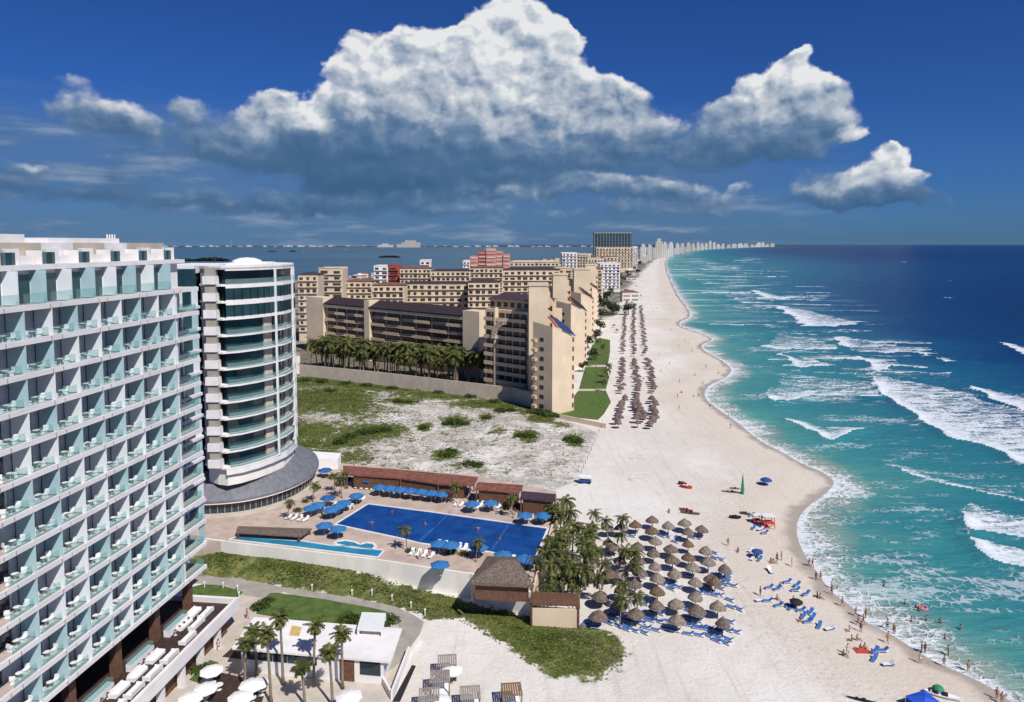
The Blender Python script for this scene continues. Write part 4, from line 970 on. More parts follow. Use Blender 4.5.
MB().prism([(p[0]-cx_, p[1]-cy_) for p in [G(*q_, 4.7) for q_ in [(362,612),(386,613),(383,630),(357,628.5)]]], 4.4, 4.7).build('roof_hatch', W['wframe'], be)
hq = [Vector((p[0]-cx_, p[1]-cy_)) for p in [G(*q_, 4.7) for q_ in [(362,612),(386,613),(383,630),(357,628.5)]]]; hc = sum(hq, Vector((0,0)))/4
for p in hq:
    p = p.lerp(hc, .08); MB().box(p.x-.15, p.x+.15, p.y-.15, p.y+.15, 3.63, 4.39).build('hatch_post', W['wframe'], be)
MB().prism([tuple(p.lerp(hc, .25)) for p in hq], 3.63, 4.38).build('hatch_box', W['pave2'], be)
yb = [G(*p, 3.7) for p in [(292,625),(302,627),(299,636),(289,635)]]; MB().prism([(p[0]-cx_, p[1]-cy_) for p in yb], 3.63, 3.66).build('roof_patch', mat('yellow_patch', (.55,.40,.15), .8, .2, 1.), be)
# stepped white wall / stairs to the sand at the plaza's right end
for i, (a, b_, h, lb) in enumerate([((409,655),(392,700),1.3,'sloping white wall along the steps from plaza to sand'),((420,640),(410,655),.7,'short white wall where the walkway meets the sand'),((380,678),(392,700),1.0,'white wall on the plaza side of the beach steps')]):
    p = G(*a); q_ = G(*b_); mb = MB(); mb.bar((*p, h/2), (*q_, h/2), .3, h); o = mb.build('garden_wall', W['white']); tag(o, lb, 'wall')
p = [G(*v) for v in [(412,665),(416,666),(400,702),(392,702)]]; poly_sheet('step_mat', p, .03, W['black']); tag(bpy.data.objects['step_mat'], kind='structure')
# ================================================================== beige resort, town
W['solarb'] = mat('blue_solar_panel', (.035,.05,.14), .3, .2, 1., spec=.4)
A_ = Vector((.775, -.632)); B_ = Vector((.632, .775))
def place_frame(name, P, ang, label, cat, group=None): return empty(name, (P[0], P[1], 0), ang, label, cat, group)
def facade(e, x0, x1, y, z0, fl, fh, bays, rnd, col='beige', stag=True):
    """balcony floors on the front (local -y): dark recess parts with parapets; local x along the front"""
    bw = (x1-x0)/bays
    for k in range(fl):
        z = z0 + k*fh
        for j in range(bays):
            lo_ = stag and ((j+k) % 2 == 0)
            MB().box(x0+j*bw+.35, x0+(j+1)*bw-.35, y-.06, y-.0, z+1.0, z+fh-.5).build('window', W['winrec'], e)
        pm = MB()
        for j in range(bays):
            full = (not stag) or (j+k) % 2 == 0
            d = 1.7 if full else 1.0
            pm.box(x0+j*bw+.02, x0+(j+1)*bw-.02, y-d, y-.07, z-.25 if full else z-.12, z+.02)
            if full: pm.box(x0+j*bw+.02, x0+(j+1)*bw-.02, y-d, y-d+.18, z+.021, z+1.25)
        pm.build('balcony_parapet', W[col], e)
aA = math.atan2(A_.y, A_.x)
# ---- A: long block facing the lot
PA = Vector((-20.8, 317.0)); ZA = 29.7
eA = place_frame('resort_block', PA, aA, 'long beige resort block with dark solar roof and balconies behind the palm row', 'hotel')
LA = 118.0
MB().box(-LA, 9.5, 0, 14, 0, ZA-3.8).build('wall', W['beige'], eA)
for (x0, x1, bays) in ((-66, -.5, 6), (-104, -70, 4)):
    facade(eA, x0, x1, 0, 3.6, 6, 3.75, bays, rng, 'beige')
    MB().box(x0-.4, x1+.4, -2.2, -.07, ZA-3.9, ZA-2.6).build('eave_band', W['beige2'], eA)
    mb = MB(); mb.add([(x0,-2.6,ZA-1.9),(x1,-2.6,ZA-1.9),(x1,4.5,ZA+1.2),(x0,4.5,ZA+1.2),(x0,-2.6,ZA-2.15),(x1,-2.6,ZA-2.15),(x1,4.5,ZA+.95),(x0,4.5,ZA+.95)],
        [(0,1,2,3),(7,6,5,4),(0,4,5,1),(1,5,6,2),(2,6,7,3),(3,7,4,0)]); mb.build('roof', W['solar'], eA)
    MB().box(x0, x1, -1.2, .0, ZA-2.59, ZA-2.2).build('roof_window_band', W['winrec'], eA)
for x0, x1, zt in ((0, 10, ZA+.4), (-69.6, -65.6, ZA+1.4), (-120, -104.6, ZA+1.0)):
    MB().box(x0, x1, -2.4, 5, 0, zt).build('stair_tower', W['beige2'], eA)
MB().box(-LA, 0, 4.6, 14, ZA-3.79, ZA-.8).build('roof_terrace', W['roofred'], eA)
# ---- B: stepped block between A and the gable wing
PB = Vector((-12.5, 288.0))
eB = place_frame('resort_block', PB, aA, 'stepped beige block with arched recess next to the long resort block', 'hotel')
MB().box(2, 25, 0, 22, 0, 33.5).build('wall', W['beige'], eB)
facade(eB, 2.5, 8, 0, 4, 8, 3.6, 2, rng, 'beige', False)
facade(eB, 9, 24, 0, 4, 8, 3.6, 4, rng, 'beige2', False)
MB().box(8.1, 8.9, -1.9, -.01, 0, 34.4).build('pier', W['beige2'], eB)
am = MB()
for i in range(9):
    t = math.pi*i/16; am.box(14-6*math.cos(t)-.8*(i<8), 14-6*math.cos(t)+1.4, -2.3, -1.75, 22+6*math.sin(t), 22+6*math.sin(t)+1.6)
am.build('arch', W['beige2'], eB)
MB().box(2, 24, 3, 18, 33.51, 37.5).build('upper_storey', W['beige'], eB)
for j in range(6): MB().box(2.4+j*3.5, 4.4+j*3.5, 2.9, 2.99, 34.4, 36.4).build('window', W['winrec'], eB)
mb = MB(); mb.add([(1.5,1.6,37.52),(25,1.6,37.52),(25,19,37.52),(1.5,19,37.52),(4,9,39.6),(22,9,39.6)], [(0,1,5,4),(1,2,5),(2,3,4,5),(3,0,4),(3,2,1,0)]); mb.build('roof', W['roofdk'], eB)
# ---- gable wings marching up the beach, each with its tall slab tower
wing_lab = ['beige gabled wing with blue solar roof nearest the lot', 'second beige gabled wing from the lot, dark panels on roof', 'third beige gabled wing from the lot along the beach', 'farthest beige gabled wing of the resort, by the trees']
for i, (rx, ry) in enumerate([(22.4,249.6),(36.5,341),(48.6,415),(62,500)]):
    top = 33.0; wd = 11.4; dp = 9.6; ang = R(43); cx_ = rx - wd*math.cos(ang); cy_ = ry - wd*math.sin(ang)
    e = place_frame('gable_wing', (cx_, cy_), ang, wing_lab[i], 'hotel', 'gabled resort wings')
    # local x: along the broad blank wall (away to the right), local y: back to the left
    prof = [(0,0),(wd,0),(wd,top-6.5),(0,top-1.8)]; up = 1.2
    V = [(x,0,z) for x,z in prof]+[(x,dp,z+(up if z > 1 else 0)) for x,z in prof]
    mb = MB(); mb.add(V, [(0,1,2,3),(7,6,5,4),(0,4,5,1),(1,5,6,2),(2,6,7,3),(3,7,4,0)]); mb.build('wall', W['beige2'], e)
    O_ = Vector((0,0,top-1.8)); U_ = Vector((wd,0,-4.7)); V_ = Vector((0,dp,up)); N_ = U_.cross(V_).normalized()
    O_ = O_ + Vector((0,0,.3)); V_ = Vector((0, 6.5, 5.6)); N_ = U_.cross(V_).normalized()
    def onroof(u0, u1, v0, v1, h0, h1):
        P_ = [O_+U_*u+V_*v for u, v in ((u0,v0),(u1,v0),(u1,v1),(u0,v1))]
        return MB().add([p+N_*h0 for p in P_]+[p+N_*h1 for p in P_], [(0,3,2,1),(4,5,6,7),(0,1,5,4),(1,2,6,5),(2,3,7,6),(3,0,4,7)])
    for q, (u0, u1, v0, v1) in enumerate([(.30,.46,.02,.80),(.48,.64,.0,.76),(.66,.82,-.02,.66),(.84,.98,-.04,.50)]):
        onroof(u0, u1, v0, v1, .5, .68).build('solar_panel', W['solarb'] if i == 0 else W['solar'], e)
    onroof(.10, .27, .02, .60, .3, .5).build('roof_hatch', W['reclad'] if i == 0 else W['roofred'], e)
    nf = 8
    for k in range(nf):
        z = 1.6 + k*3.4
        MB().box(wd*.90, wd*.985, -.05, -.001, z-.4, z+1.3).build('window', W['roofred'], e)
        MB().box(-.05, -.001, 4.2, 6.2, z+.2, z+1.6).build('window', W['winrec'], e)
        for q in range(2): MB().box(wd+.001, wd+.05, 1.2+q*dp*.45, 1.2+q*dp*.45+dp*.2, z, z+1.8).build('window', W['winrec'], e)
        MB().box(-.9, -.02, 7.6, dp, z-.2, z+.9).build('side_balcony', W['beige'], e)
    # square stair tower behind, turned to face the lot
    Tt = Matrix.Rotation(-ang, 4, 'Z') @ Matrix.Translation((-cx_, -cy_, 0))
    D = (262, 352, 428, 515)[i]; tx0, tx1 = AT((529,553,574,585)[i], D), AT((548,567.5,590,596)[i], D)
    MB().box(tx0, tx1, D, D+9, 0, 44.3, T=Tt).build('stair_tower', W['beige2'], e)
    MB().box(tx0-.3, tx1+.3, D-.3, D+9.3, 44.31, 45.2, T=Tt).build('tower_cap', W['cream'], e)
    MB().box(tx0+.02, tx1+2.5, D+9.35, D+34, 0, 38, T=Tt).build('rear_block', W['beige'], e)
    for k in range(6):
        MB().box(tx1+.01, tx1+.9, D+1.5, D+7.5, 22+k*3.5, 24.2+k*3.5, T=Tt).build('tower_balcony', W['beige'], e)
        MB().box(tx1+.3, tx1+2.2, D+9.28, D+9.34, 17+k*3.4, 19+k*3.4, T=Tt).build('rear_window', W['winrec'], e)
# lot wall
o = wall_run('boundary_wall', [G(300,376.5), G(380,385), G(513,402), G(532,407.5)], 0, 5.6, .5, W['sandstone'], 'long beige boundary wall between the dune lot and the resort palms')
o = wall_run('boundary_wall', [G(560,419), G(606,428.5)], 0, 1.6, .4, W['beige2'], 'low pale wall below the lawn at the corner of the beach')
rf0 = random.Random(9)
# ---- apparent-front buildings placed at their distances
def block(px0, px1, ptop, Y, label, cat='building', wall='cream', roof='roofred', depth=14, floors=4, bays=5, name='apartment_building', ang=None, group=None, hip=1.2, win='winrec', detail=True, zb=0):
    x0, x1 = AT(px0, Y), AT(px1, Y); w_ = x1-x0; h = ZY(ptop, Y)
    e = empty(name, (x0, Y, zb), 0 if ang is None else ang, label, cat, group)
    hw_ = h - (hip if roof else 0)
    MB().box(0, w_, 0, depth, 0, hw_).build('wall', W[wall], e)
    if roof:
        ov = .5; mb = MB(); r1 = min(depth, w_)*.35
        mb.add([(-ov,-ov,hw_+.01),(w_+ov,-ov,hw_+.01),(w_+ov,depth+ov,hw_+.01),(-ov,depth+ov,hw_+.01),(r1,depth/2,h),(w_-r1,depth/2,h)], [(0,1,5,4),(1,2,5),(2,3,4,5),(3,0,4),(3,2,1,0)]); mb.build('roof', W[roof], e)
    else:
        mb = MB(); mb.box(-.2, w_+.2, -.2, .2, hw_+.01, hw_+.7).box(-.2, w_+.2, depth-.2, depth+.2, hw_+.01, hw_+.7); mb.build('parapet', W[wall], e)
    if detail:
        fh = 3.9 if Y < 1000 else 6.0; floors = min(int((hw_-1)/fh), 95//bays, 9); bw = w_/bays; top = hw_-.9
        for k in range(floors):
            z = top - (k+1)*fh + .9
            if z < 0: break
            for j in range(bays): MB().box(j*bw+bw*rf0.uniform(.12,.3), j*bw+bw*rf0.uniform(.65,.88), -.06, -.001, z+.5, z+fh*rf0.uniform(.52,.66)).build('window', W[win], e)
        pm = MB()
        for k in range(floors):
            z = top - (k+1)*fh + .9
            if z < 0: break
            pm.box(bw*.1, w_-bw*.1, -1.0, -.07, z-.15, z+.25)
        pm.build('balcony_ledge', W[wall], e)
    return e
BB = [
 (298,318,272.5,430,'cream house with dark hip roof right of the tower','cream','roofdk',3,3),
 (319,343,268.5,460,'plain cream block with stepped top behind the long resort block','cream',None,2,2),
 (343,372,279.5,470,'dark red roofed house row behind the long solar roof, left one','cream','roofred',2,5),
 (372,404,283,420,'low red roofed terrace behind the solar roof, middle one','beige2','roofred',1,5),
 (404,470,281.5,440,'dark roofed apartment row behind the solar roof with grouped windows','cream','roofdk',2,9),
 (468,500,280,430,'dark roofed row joining the stepped block','beige2','roofdk',3,5),
 (374,388,266,620,'small white villa left of the red tower block','white',None,3,2),
 (388,399.5,265.5,560,'narrow bright red tower block by the lagoon','reclad',None,4,1),
 (400,431,266.5,540,'cream houses with arched balconies right of the red tower block','cream','roofred',3,7),
 (420,430,260.5,650,'small white box building above the cream houses','white',None,2,2),
 (431,470,269,520,'cream three storey row with brown roof in front of the pink hotel','cream','roofdk',2,8),
 (470,503,266,540,'pale apartment row under the pink hotel','cream','roofred',3,7),
 (503,560,268,500,'wide beige apartment row with dark windows right of the pink hotel','beige2','roofdk',4,9),
 (463,470,261,800,'tiny white house left of the pink hotel','white',None,1,2),
 (510,559,260.5,640,'long low block with cream sloped roof edge by the lagoon','cream','cream',1,12),
 (562,577,253,900,'white slab block standing above the beige rows','white',None,6,4),
 (577,588,254,980,'cream building right of the white slab block','cream',None,4,4),
 (556,572,268.5,560,'beige tower block rising right of the wide apartment row','beige',None,4,2),
 (572,590,270,600,'beige apartment block behind the third gabled wing','beige','roofdk',4,3),
 (590,603,268,700,'pale beige block at the end of the resort','beige2','roofred',4,2),
 (600,620,263.5,880,'white low hotel with curved front by the beach trees','white',None,2,5),
 (585,603,258.5,1050,'pale hotel block in front of the large glass hotel, left one','cream',None,4,6),
 (596,633,247.5,1500,'long pale hotel wing below the glass hotel','cream',None,5,12),
 (603,617,256,1250,'cream low block beneath the long white hotel wing','cream','roofred',2,4),
 (633,637,246.5,1560,'slim white stair block at the end of the long white wing','white',None,6,2)]
for (a, b_, t, Y, lb, wl, rf, fl, by) in BB: block(a, b_, t, Y, lb, 'building', wl, rf, 14 if Y < 700 else 24, fl, by)
# pink hotel, stepped
Yp = 760; x0 = AT(470, Yp)
pk = empty('pink_hotel', (x0, Yp, 0), 0, 'stepped pink and red hotel beside the lagoon', 'hotel')
for i, (a, b_, t, mt_) in enumerate([(470,478,256,'pink'),(478,486,251,'reclad'),(486,496,248,'pink'),(496,503,251,'pink'),(503,510,254.5,'pink')]):
    X0, X1 = AT(a, Yp)-x0, AT(b_, Yp)-x0; h = ZY(t, Yp)
    MB().box(X0, X1-.02, i % 2*1.5, 20, 0, h).build('wall', W[mt_], pk)
    for k in range(6):
        if h-3-k*4 > 0: MB().box(X0+.8, X1-.8, i % 2*1.5-.6, i % 2*1.5-.01, h-3-k*4, h-1.6-k*4).build('balcony', W['pink'] if (i+k) % 2 else W['cream'], pk)
# glass hotel
Yg = 1750; x0 = AT(594, Yg); hz = ZY(232.5, Yg); wg = AT(631, Yg)-x0
gh = empty('glass_hotel', (x0, Yg, 0), 0, 'large dark glass slab hotel standing above the far beach', 'hotel')
MB().box(0, wg, 0, 30, 0, hz-2).build('wall', mat('blue_grey_glass', (.05,.085,.11), .25, .2, .02, spec=.5), gh); MB().box(-1, wg+1, -1, 31, hz-1.99, hz).build('roof', W['pave2'], gh)
for k in range(11): MB().box(0, wg, -.8, -.01, 6+k*7.5, 7.2+k*7.5).build('floor_band', W['tealglass'], gh)
for k in range(13): MB().box(k*wg/12.5, k*wg/12.5+.8, -1.2, -.82, 0, hz-3).build('mullion', W['pave2'], gh)
# ---- the distant hotel strip
m, n, out = newmat('far_hotel_wall'); tcn = n('ShaderNodeTexCoord').outputs['Object']
oi = n('ShaderNodeObjectInfo').outputs['Random']
br = n('ShaderNodeTexBrick', {'Scale': 1.0, 'Color1': (.34,.36,.38,1), 'Color2': (.50,.52,.53,1), 'Mortar': (1,1,1,1), 'Brick Width': 9., 'Row Height': 4.2, 'Mortar Size': 1.1}); br.offset = 0
sp = n('ShaderNodeSeparateXYZ'); n.l.new(tcn, sp.inputs[0]); cb_ = n('ShaderNodeCombineXYZ', {0: sp.outputs[0], 1: sp.outputs[2]}); n.l.new(cb_.outputs[0], br.inputs['Vector'])
wc = n.mix(oi, (.52,.47,.42), (.66,.65,.63)); c = n.mix(1., wc, br.outputs[0], 'MULTIPLY')
b = n('ShaderNodeBsdfPrincipled', {'Roughness': .8, 'Base Color': c}); n.l.new(b.outputs[0], out.inputs[0]); W['farw'] = m
rf = random.Random(3)
def far_tower(px, wpx, htop, Y, lb, grp):
    x0 = AT(px, Y); w_ = wpx/F*Y; h = ZY(htop, Y); dp = max(12, w_*.6)
    mb = MB().box(0, w_, 0, dp, 0, h*.86)
    mb.box(w_*.2, w_*.8, dp*.1, dp*.9, h*.861, h)
    if rf.random() < .5: mb.box(-w_*.35, -.02, 0, dp*.7, 0, h*.55)
    o = mb.build('far_hotel', W['farw']); o.location = (x0, Y, 0); tag(o, lb, 'building', grp); return o
shx = lambda Y: float(np.interp(Y, SHORE[:,1][10:], SHORE[:,0][10:]))
def shore_px(px, back): pass
spec = [(655,7,236.5,2900),(662,5,239,3000),(668,5,239.5,3300),(640,6,243,2300),(647,5,243.5,2500),(675,4,241,4100),(680,4,241,4600),(686,4,240.5,5200),(691,3.5,240,5800),(696,3,239,6500),(700,3,240.5,6900),(704,3,238.6,7400),(708,3,238.4,7900),(712,3,240,8300),(716,3.4,240.6,8800),(721,3,241.6,9300),(726,4,242,9900),(731,5,241.8,10500),(737,5,242.2,11200),(743,4,242.4,12000),(756,4,240.6,14500),(760.5,3,240.4,15000),(765,3.4,240.9,15400),(769.5,4,239.6,15800),(750,3,243,13500)]
for i, (px, wp, ht, Y) in enumerate(spec):
    ht = 246.0-(246.0-ht)*(.62 if i < 7 and i != 0 else .8 if i == 0 else rf.uniform(.35,.75))
    far_tower(px, wp, ht, Y, 'pale high-rise on the distant hotel strip, %s from the left along the skyline' % ordn(i+1), 'high-rises on the distant strip')
for i in range(34):
    Y = 3000*math.exp(i/33*1.62); bx = shx(Y) - Y*.012 - rf.uniform(0, .012)*Y
    o = MB().box(0, Y*rf.uniform(.004,.011), 0, 60, 0, Y*rf.uniform(.0016,.0040)).build('far_hotel', W['farw']); o.location = (bx, Y, 0)
    tag(o, 'low pale hotel on the distant strip between the high-rises, %s from the left' % ordn(i+1), 'building', 'low hotels on the distant strip')
# infill: smaller buildings along the spit
ii = 0
for k in range(150):
    Y = 620*math.exp(rf.random()*2.6); xs_ = shx(Y); xw = float(np.interp(Y, WEST[:,1], WEST[:,0]))
    t = rf.random()**.8; x = xs_ - 40 - Y*.006 - t*(xs_ - xw - 80 - Y*.006)
    if x < xw+15: continue
    px = 512 + 700*x/Y
    if px < 330 or (Y < 900 and px < 606): continue
    w_ = rf.uniform(10, 26); h = rf.choice([5,7,8,10,14,18]) * (1.3 if Y > 1500 else 1); dp = rf.uniform(9, 18)
    e = empty('town_building', (x, Y, 0), rf.uniform(-.3,.3)); MB().box(0, w_, 0, dp, 0, h).build('wall', W['farw'], e)
    mb = MB(); rr_ = rf.random() < .45
    if rr_: mb.add([(-.4,-.4,h+.01),(w_+.4,-.4,h+.01),(w_+.4,dp+.4,h+.01),(-.4,dp+.4,h+.01),(w_*.3,dp/2,h+2.2),(w_*.7,dp/2,h+2.2)], [(0,1,5,4),(1,2,5),(2,3,4,5),(3,0,4),(3,2,1,0)])
    else: mb.box(-.2,w_+.2,-.2,dp+.2,h+.01,h+.6).box(w_*.3,w_*.6,dp*.3,dp*.6,h+.61,h+2.5)
    mb.build('roof', W['roofred'] if rr_ else W['wallw'], e); ii += 1
    TB_ = (x, Y, 'red hipped' if rr_ else 'flat pale'); e['_s'] = Y; e['_r'] = TB_[2]
tbs = sorted([o for o in bpy.data.objects if o.name.startswith('town_building')], key=lambda o: o['_s'])
for i, o in enumerate(tbs):
    tag(o, 'small town building with %s roof on the spit, %s nearest' % (o['_r'], ordn(i+1)), 'building', 'small buildings on the spit'); del o['_s']; del o['_r']
# mainland shore buildings across the lagoon
for i in range(46):
    px = 150 + i*10.2 + rf.uniform(-4,4); Y = 15500 + rf.uniform(-300,300)
    h = rf.choice([10,14,20,26]); w_ = rf.uniform(60,170)
    mb = MB().box(0,w_,0,60,0,h).box(w_*.2,w_*.5,5,50,h+.1,h*1.5)
    o = mb.build('lagoon_shore_building', W['farw']); o.location = (AT(px, Y), Y-120, 0); tag(o, 'tiny pale building on the far lagoon shore, %s from the left' % ordn(i+1), 'building', 'buildings across the lagoon')
mb = MB().box(0,330,0,100,0,90).box(60,250,10,90,90.1,125).box(-90,-.1,0,80,0,60)
o = mb.build('lagoon_hotel', W['farw']); o.location = (AT(402, 12500), 12500, 0); tag(o, 'big white terraced hotel across the lagoon', 'hotel')
mb = MB().box(0,300,0,80,0,45).box(80,200,10,70,45.1,70); o = mb.build('lagoon_hotel', W['farw']); o.location = (AT(378, 13500), 13500, 0); tag(o, 'low white hotel left of the big terraced one across the lagoon', 'hotel')
mb = MB().tube([(0,0,0),(0,0,190)], [9,4], 6); o = mb.build('radio_mast', W['pave2']); o.location = (AT(232, 15000), 15000, 0); tag(o, 'thin mast on the far lagoon shore', 'mast')
# ================================================================== vegetation
def rot_z(v, a): return Vector((v[0]*math.cos(a)-v[1]*math.sin(a), v[0]*math.sin(a)+v[1]*math.cos(a), v[2]))
def frond(mb, base, az_, elev, length, width, droop, rr, npair=9, m=0, vee=.5):
    """one arching leaf: leaflets down both sides of the rib"""
    dirh = Vector((math.cos(az_), math.sin(az_), 0)); side = Vector((-dirh.y, dirh.x, 0)); pts = []; p = Vector(base); a = elev; st_ = length/npair
    for i in range(npair+1):
        pts.append(p.copy()); p = p + (dirh*math.cos(a) + Vector((0,0,math.sin(a))))*st_; a -= droop/npair
    for i in range(npair):
        t = i/npair; wd = width*(.35+1.0*math.sin(math.pi*min(1, t*.85+.12)))*rr.uniform(.85,1.15)
        a0, b0 = pts[i], pts[i+1]; f = (b0-a0).normalized()
        for s_ in (-1, 1):
            tip = a0 + f*wd*.55 + side*s_*wd - Vector((0,0,wd*vee*rr.uniform(.5,1.2)))
            mb.add([a0, b0, tip], [(0,1,2) if s_ > 0 else (1,0,2)], m)
            mid = a0.lerp(b0, .5); tip2 = mid + f*wd*.75 + side*s_*wd*.9 - Vector((0,0,wd*vee*rr.uniform(.6,1.4)))
            mb.add([mid, b0, tip2], [(0,1,2) if s_ > 0 else (1,0,2)], m)
def make_palm(name, h, L, nf, mt, seed, lean=.4, fan=False):
    rr = random.Random(seed); e = empty(name, (0,0,0))
    la = rr.uniform(0, 6.28); pts = []; rad = []
    for i in range(8):
        t = i/7; pts.append((lean*t*t*math.cos(la), lean*t*t*math.sin(la), h*t)); rad.append((.26 if i == 0 else .17)*(1-.30*t) if not fan else (.30 if i == 0 else .20)*(1-.25*t))
    MB().tube(pts, rad, 7).build('trunk', W['trunk'], e, smooth=True)
    top = Vector(pts[-1]); mb = MB()
    for i in range(nf):
        a = i*2.399 + rr.uniform(-.25,.25); t = i/nf
        if fan:
            el_ = 1.25-2.1*t; frond(mb, top+Vector((0,0,.1)), a, el_, L*rr.uniform(.75,1.15), L*.20, .7+rr.uniform(0,.5), rr, 5, 0, .35)
        else:
            el_ = 1.15-1.75*t; frond(mb, top+Vector((0,0,.15)), a, el_, L*rr.uniform(.8,1.15), L*.15, 1.35+rr.uniform(0,.7), rr, 8, 0, .7)
    mb.ellip(tuple(top+Vector((0,0,-.05))), (.28,.28,.4), 6, 4)
    mb.build('crown', mt, e)
    if fan:
        sk = MB()
        for i in range(14):
            a = i*2.399; frond(sk, top+Vector((0,0,-.1)), a, -1.1, L*.75, L*.25, .25, rr, 3, 0, .1)
        sk.build('dead_frond_skirt', W['dry'], e)
    return e
PV = {}
def palm_at(kind, var, loc, label, group, sc_=1.0, mk=None, zs=1.0):
    key = (kind, var)
    if key not in PV: PV[key] = mk(); o = PV[key]
    else: o = copy_tree(PV[key])
    o.location = loc; o.rotation_euler = (0, 0, rp.uniform(0, 6.28)); o.scale = (sc_, sc_, sc_*zs)
    return tag(o, label, 'palm tree', group)
rp = random.Random(21)
coco = lambda v: (lambda: make_palm('coconut_palm', 7.2, 3.1, 19, W['palmy'], 40+v, .8))
fanp = lambda v: (lambda: make_palm('fan_palm', 10.0, 1.6, 30, W['palm'], 60+v, .35, True))
def gz1(x, y):
    return float(ground_z(np.array([[x, y]]))[0][0])
GROVE = [(60,110),(110,90),(120,135),(88,170),(134,182),(60,205),(110,232),(72,262),(142,262),(40,300),(100,300),(150,312),(62,350),(112,360),(22,390),(72,398),(130,402),(162,372),(30,432),(66,440),(136,432),(180,410),(214,128),(220,188),(190,216),(202,262),(188,302),(248,292),(258,342),(280,165),(342,158),(340,215),(345,292),(250,398),(396,345),(402,300),(322,430),(330,492),(400,470),(84,130),(40,250),(92,210),(130,330),(90,330),(40,340),(166,240)]
gl = sorted([(540+x/4.127, 480+y/4.127) for x, y in GROVE], key=lambda p: (round(p[1]/12), p[0]))
rows = {}
for px, py in gl: rows.setdefault(round(py/12), []).append((px, py))
for k in list(rows): rows[k] = [p for j, p in enumerate(rows[k]) if not (p[0] < 588 and p[1] > 500 and (j+k) % 4 == 0)]
rows = {k: v for k, v in rows.items() if v}
for ri, k in enumerate(sorted(rows)):
    for ci, (px, py) in enumerate(rows[k]):
        hh = (6.2 if py < 572 else 4.0) if px < 590 else 4.4; x, y = G(px, py+2, hh); s_ = (hh/7.2)*rp.uniform(.97,1.06)
        palm_at('c', rp.randrange(4), (x, y, 0), 'coconut palm in the grove by the pool wall, %s row from top, %s from left' % (ordn(ri+1), ordn(ci+1)), 'palms in the beach grove', s_, coco(rp.randrange(99)), 1.0)
FANS = [((283,684.5),(280,612),'tallest of the seven, near the middle of the white roof'),((256.8,675.5),(254,627),'thin, over the left part of the white roof'),((270.8,703),(270,628),'in front of the left roof half, base at the bottom edge'),((245,690),(243.5,640),'leftmost, shading the dark deck parasols'),((304.6,705),(303.5,665),'shortest crown, low in the middle of the plaza'),((314,686.5),(313,622),'right of the tallest, crossing the dark windows'),((332.5,706),(330,647),'broad crown, by the bottom edge right of the middle'),((342.6,688.5),(340.5,629),'rightmost, in front of the door')]
for i, (b_, t_, lb) in enumerate(FANS):
    x, y = G(*b_); h = (b_[1]-t_[1])/F*y*1.01; palm_at('f', i % 3, (x, y, .02), 'plaza fan palm, ' + lb.replace('of the seven, ', ''), 'fan palms on the plaza', 1.0, fanp(i), h/10.0)
pb0 = Vector((*G(300,371.5), 0)); pb1 = Vector((*G(512,392), 0))
ps = []
for i in range(96):
    t = (i+rp.uniform(-.3,.3))/95; p = pb0.lerp(pb1, max(0,min(1,t))) + Vector((.35,.9,0))*rp.uniform(2, 17); ps.append(p)
ps.sort(key=lambda p: p.x/p.y)
for i, p in enumerate(ps):
    palm_at('c', rp.randrange(4), (p.x, p.y, 0), 'coconut palm behind the beige boundary wall, %s from the left' % ordn(i+1), 'palms before the resort block', rp.uniform(1.15,1.95), coco(7), 1.0)
DP = [(335,486,'by the long blue parasol row end'),(342,492,'left one of the pair beside the podium steps'),(288,514,'lowest, beside the podium glass'),(313,496,'small, by the podium edge'),(407,545,'on the near pool edge above the wall'),(457,499,'behind the pool, between parasol groups'),(511,506,'behind the pool near the grey room'),(513,512,'behind the pool in front of the grey room'),(476,556,'yellowish, left of the thatched bar'),(345,483,'behind the podium parasols'),(534,580,'at the corner of the thatched bar')]
for i, (px, py, lb) in enumerate(DP):
    x, y = G(px, py+6, 4.0); palm_at('c', rp.randrange(4), (x, y, 4.0), 'short palm on the pool deck, ' + lb, 'short palms on the pool deck', rp.uniform(.45,.6), coco(3))
LP2 = [(596,367,'low one by the lawn corner'),(607,384,'by the white path between lawns'),(609,378,'at the beach edge of the lawn'),(603,356,'between the second lawn and farther lawn'),(598,350,'at the near end of the far lawn'),(605,392,'at the tip of the nearest lawn')]
for px, py, lb in LP2:
    x, y = G(px, py); palm_at('c', rp.randrange(4), (x, y, 0), 'coconut palm beside the resort lawns, ' + lb, 'palms beside the lawns', rp.uniform(.6,.9), coco(3))
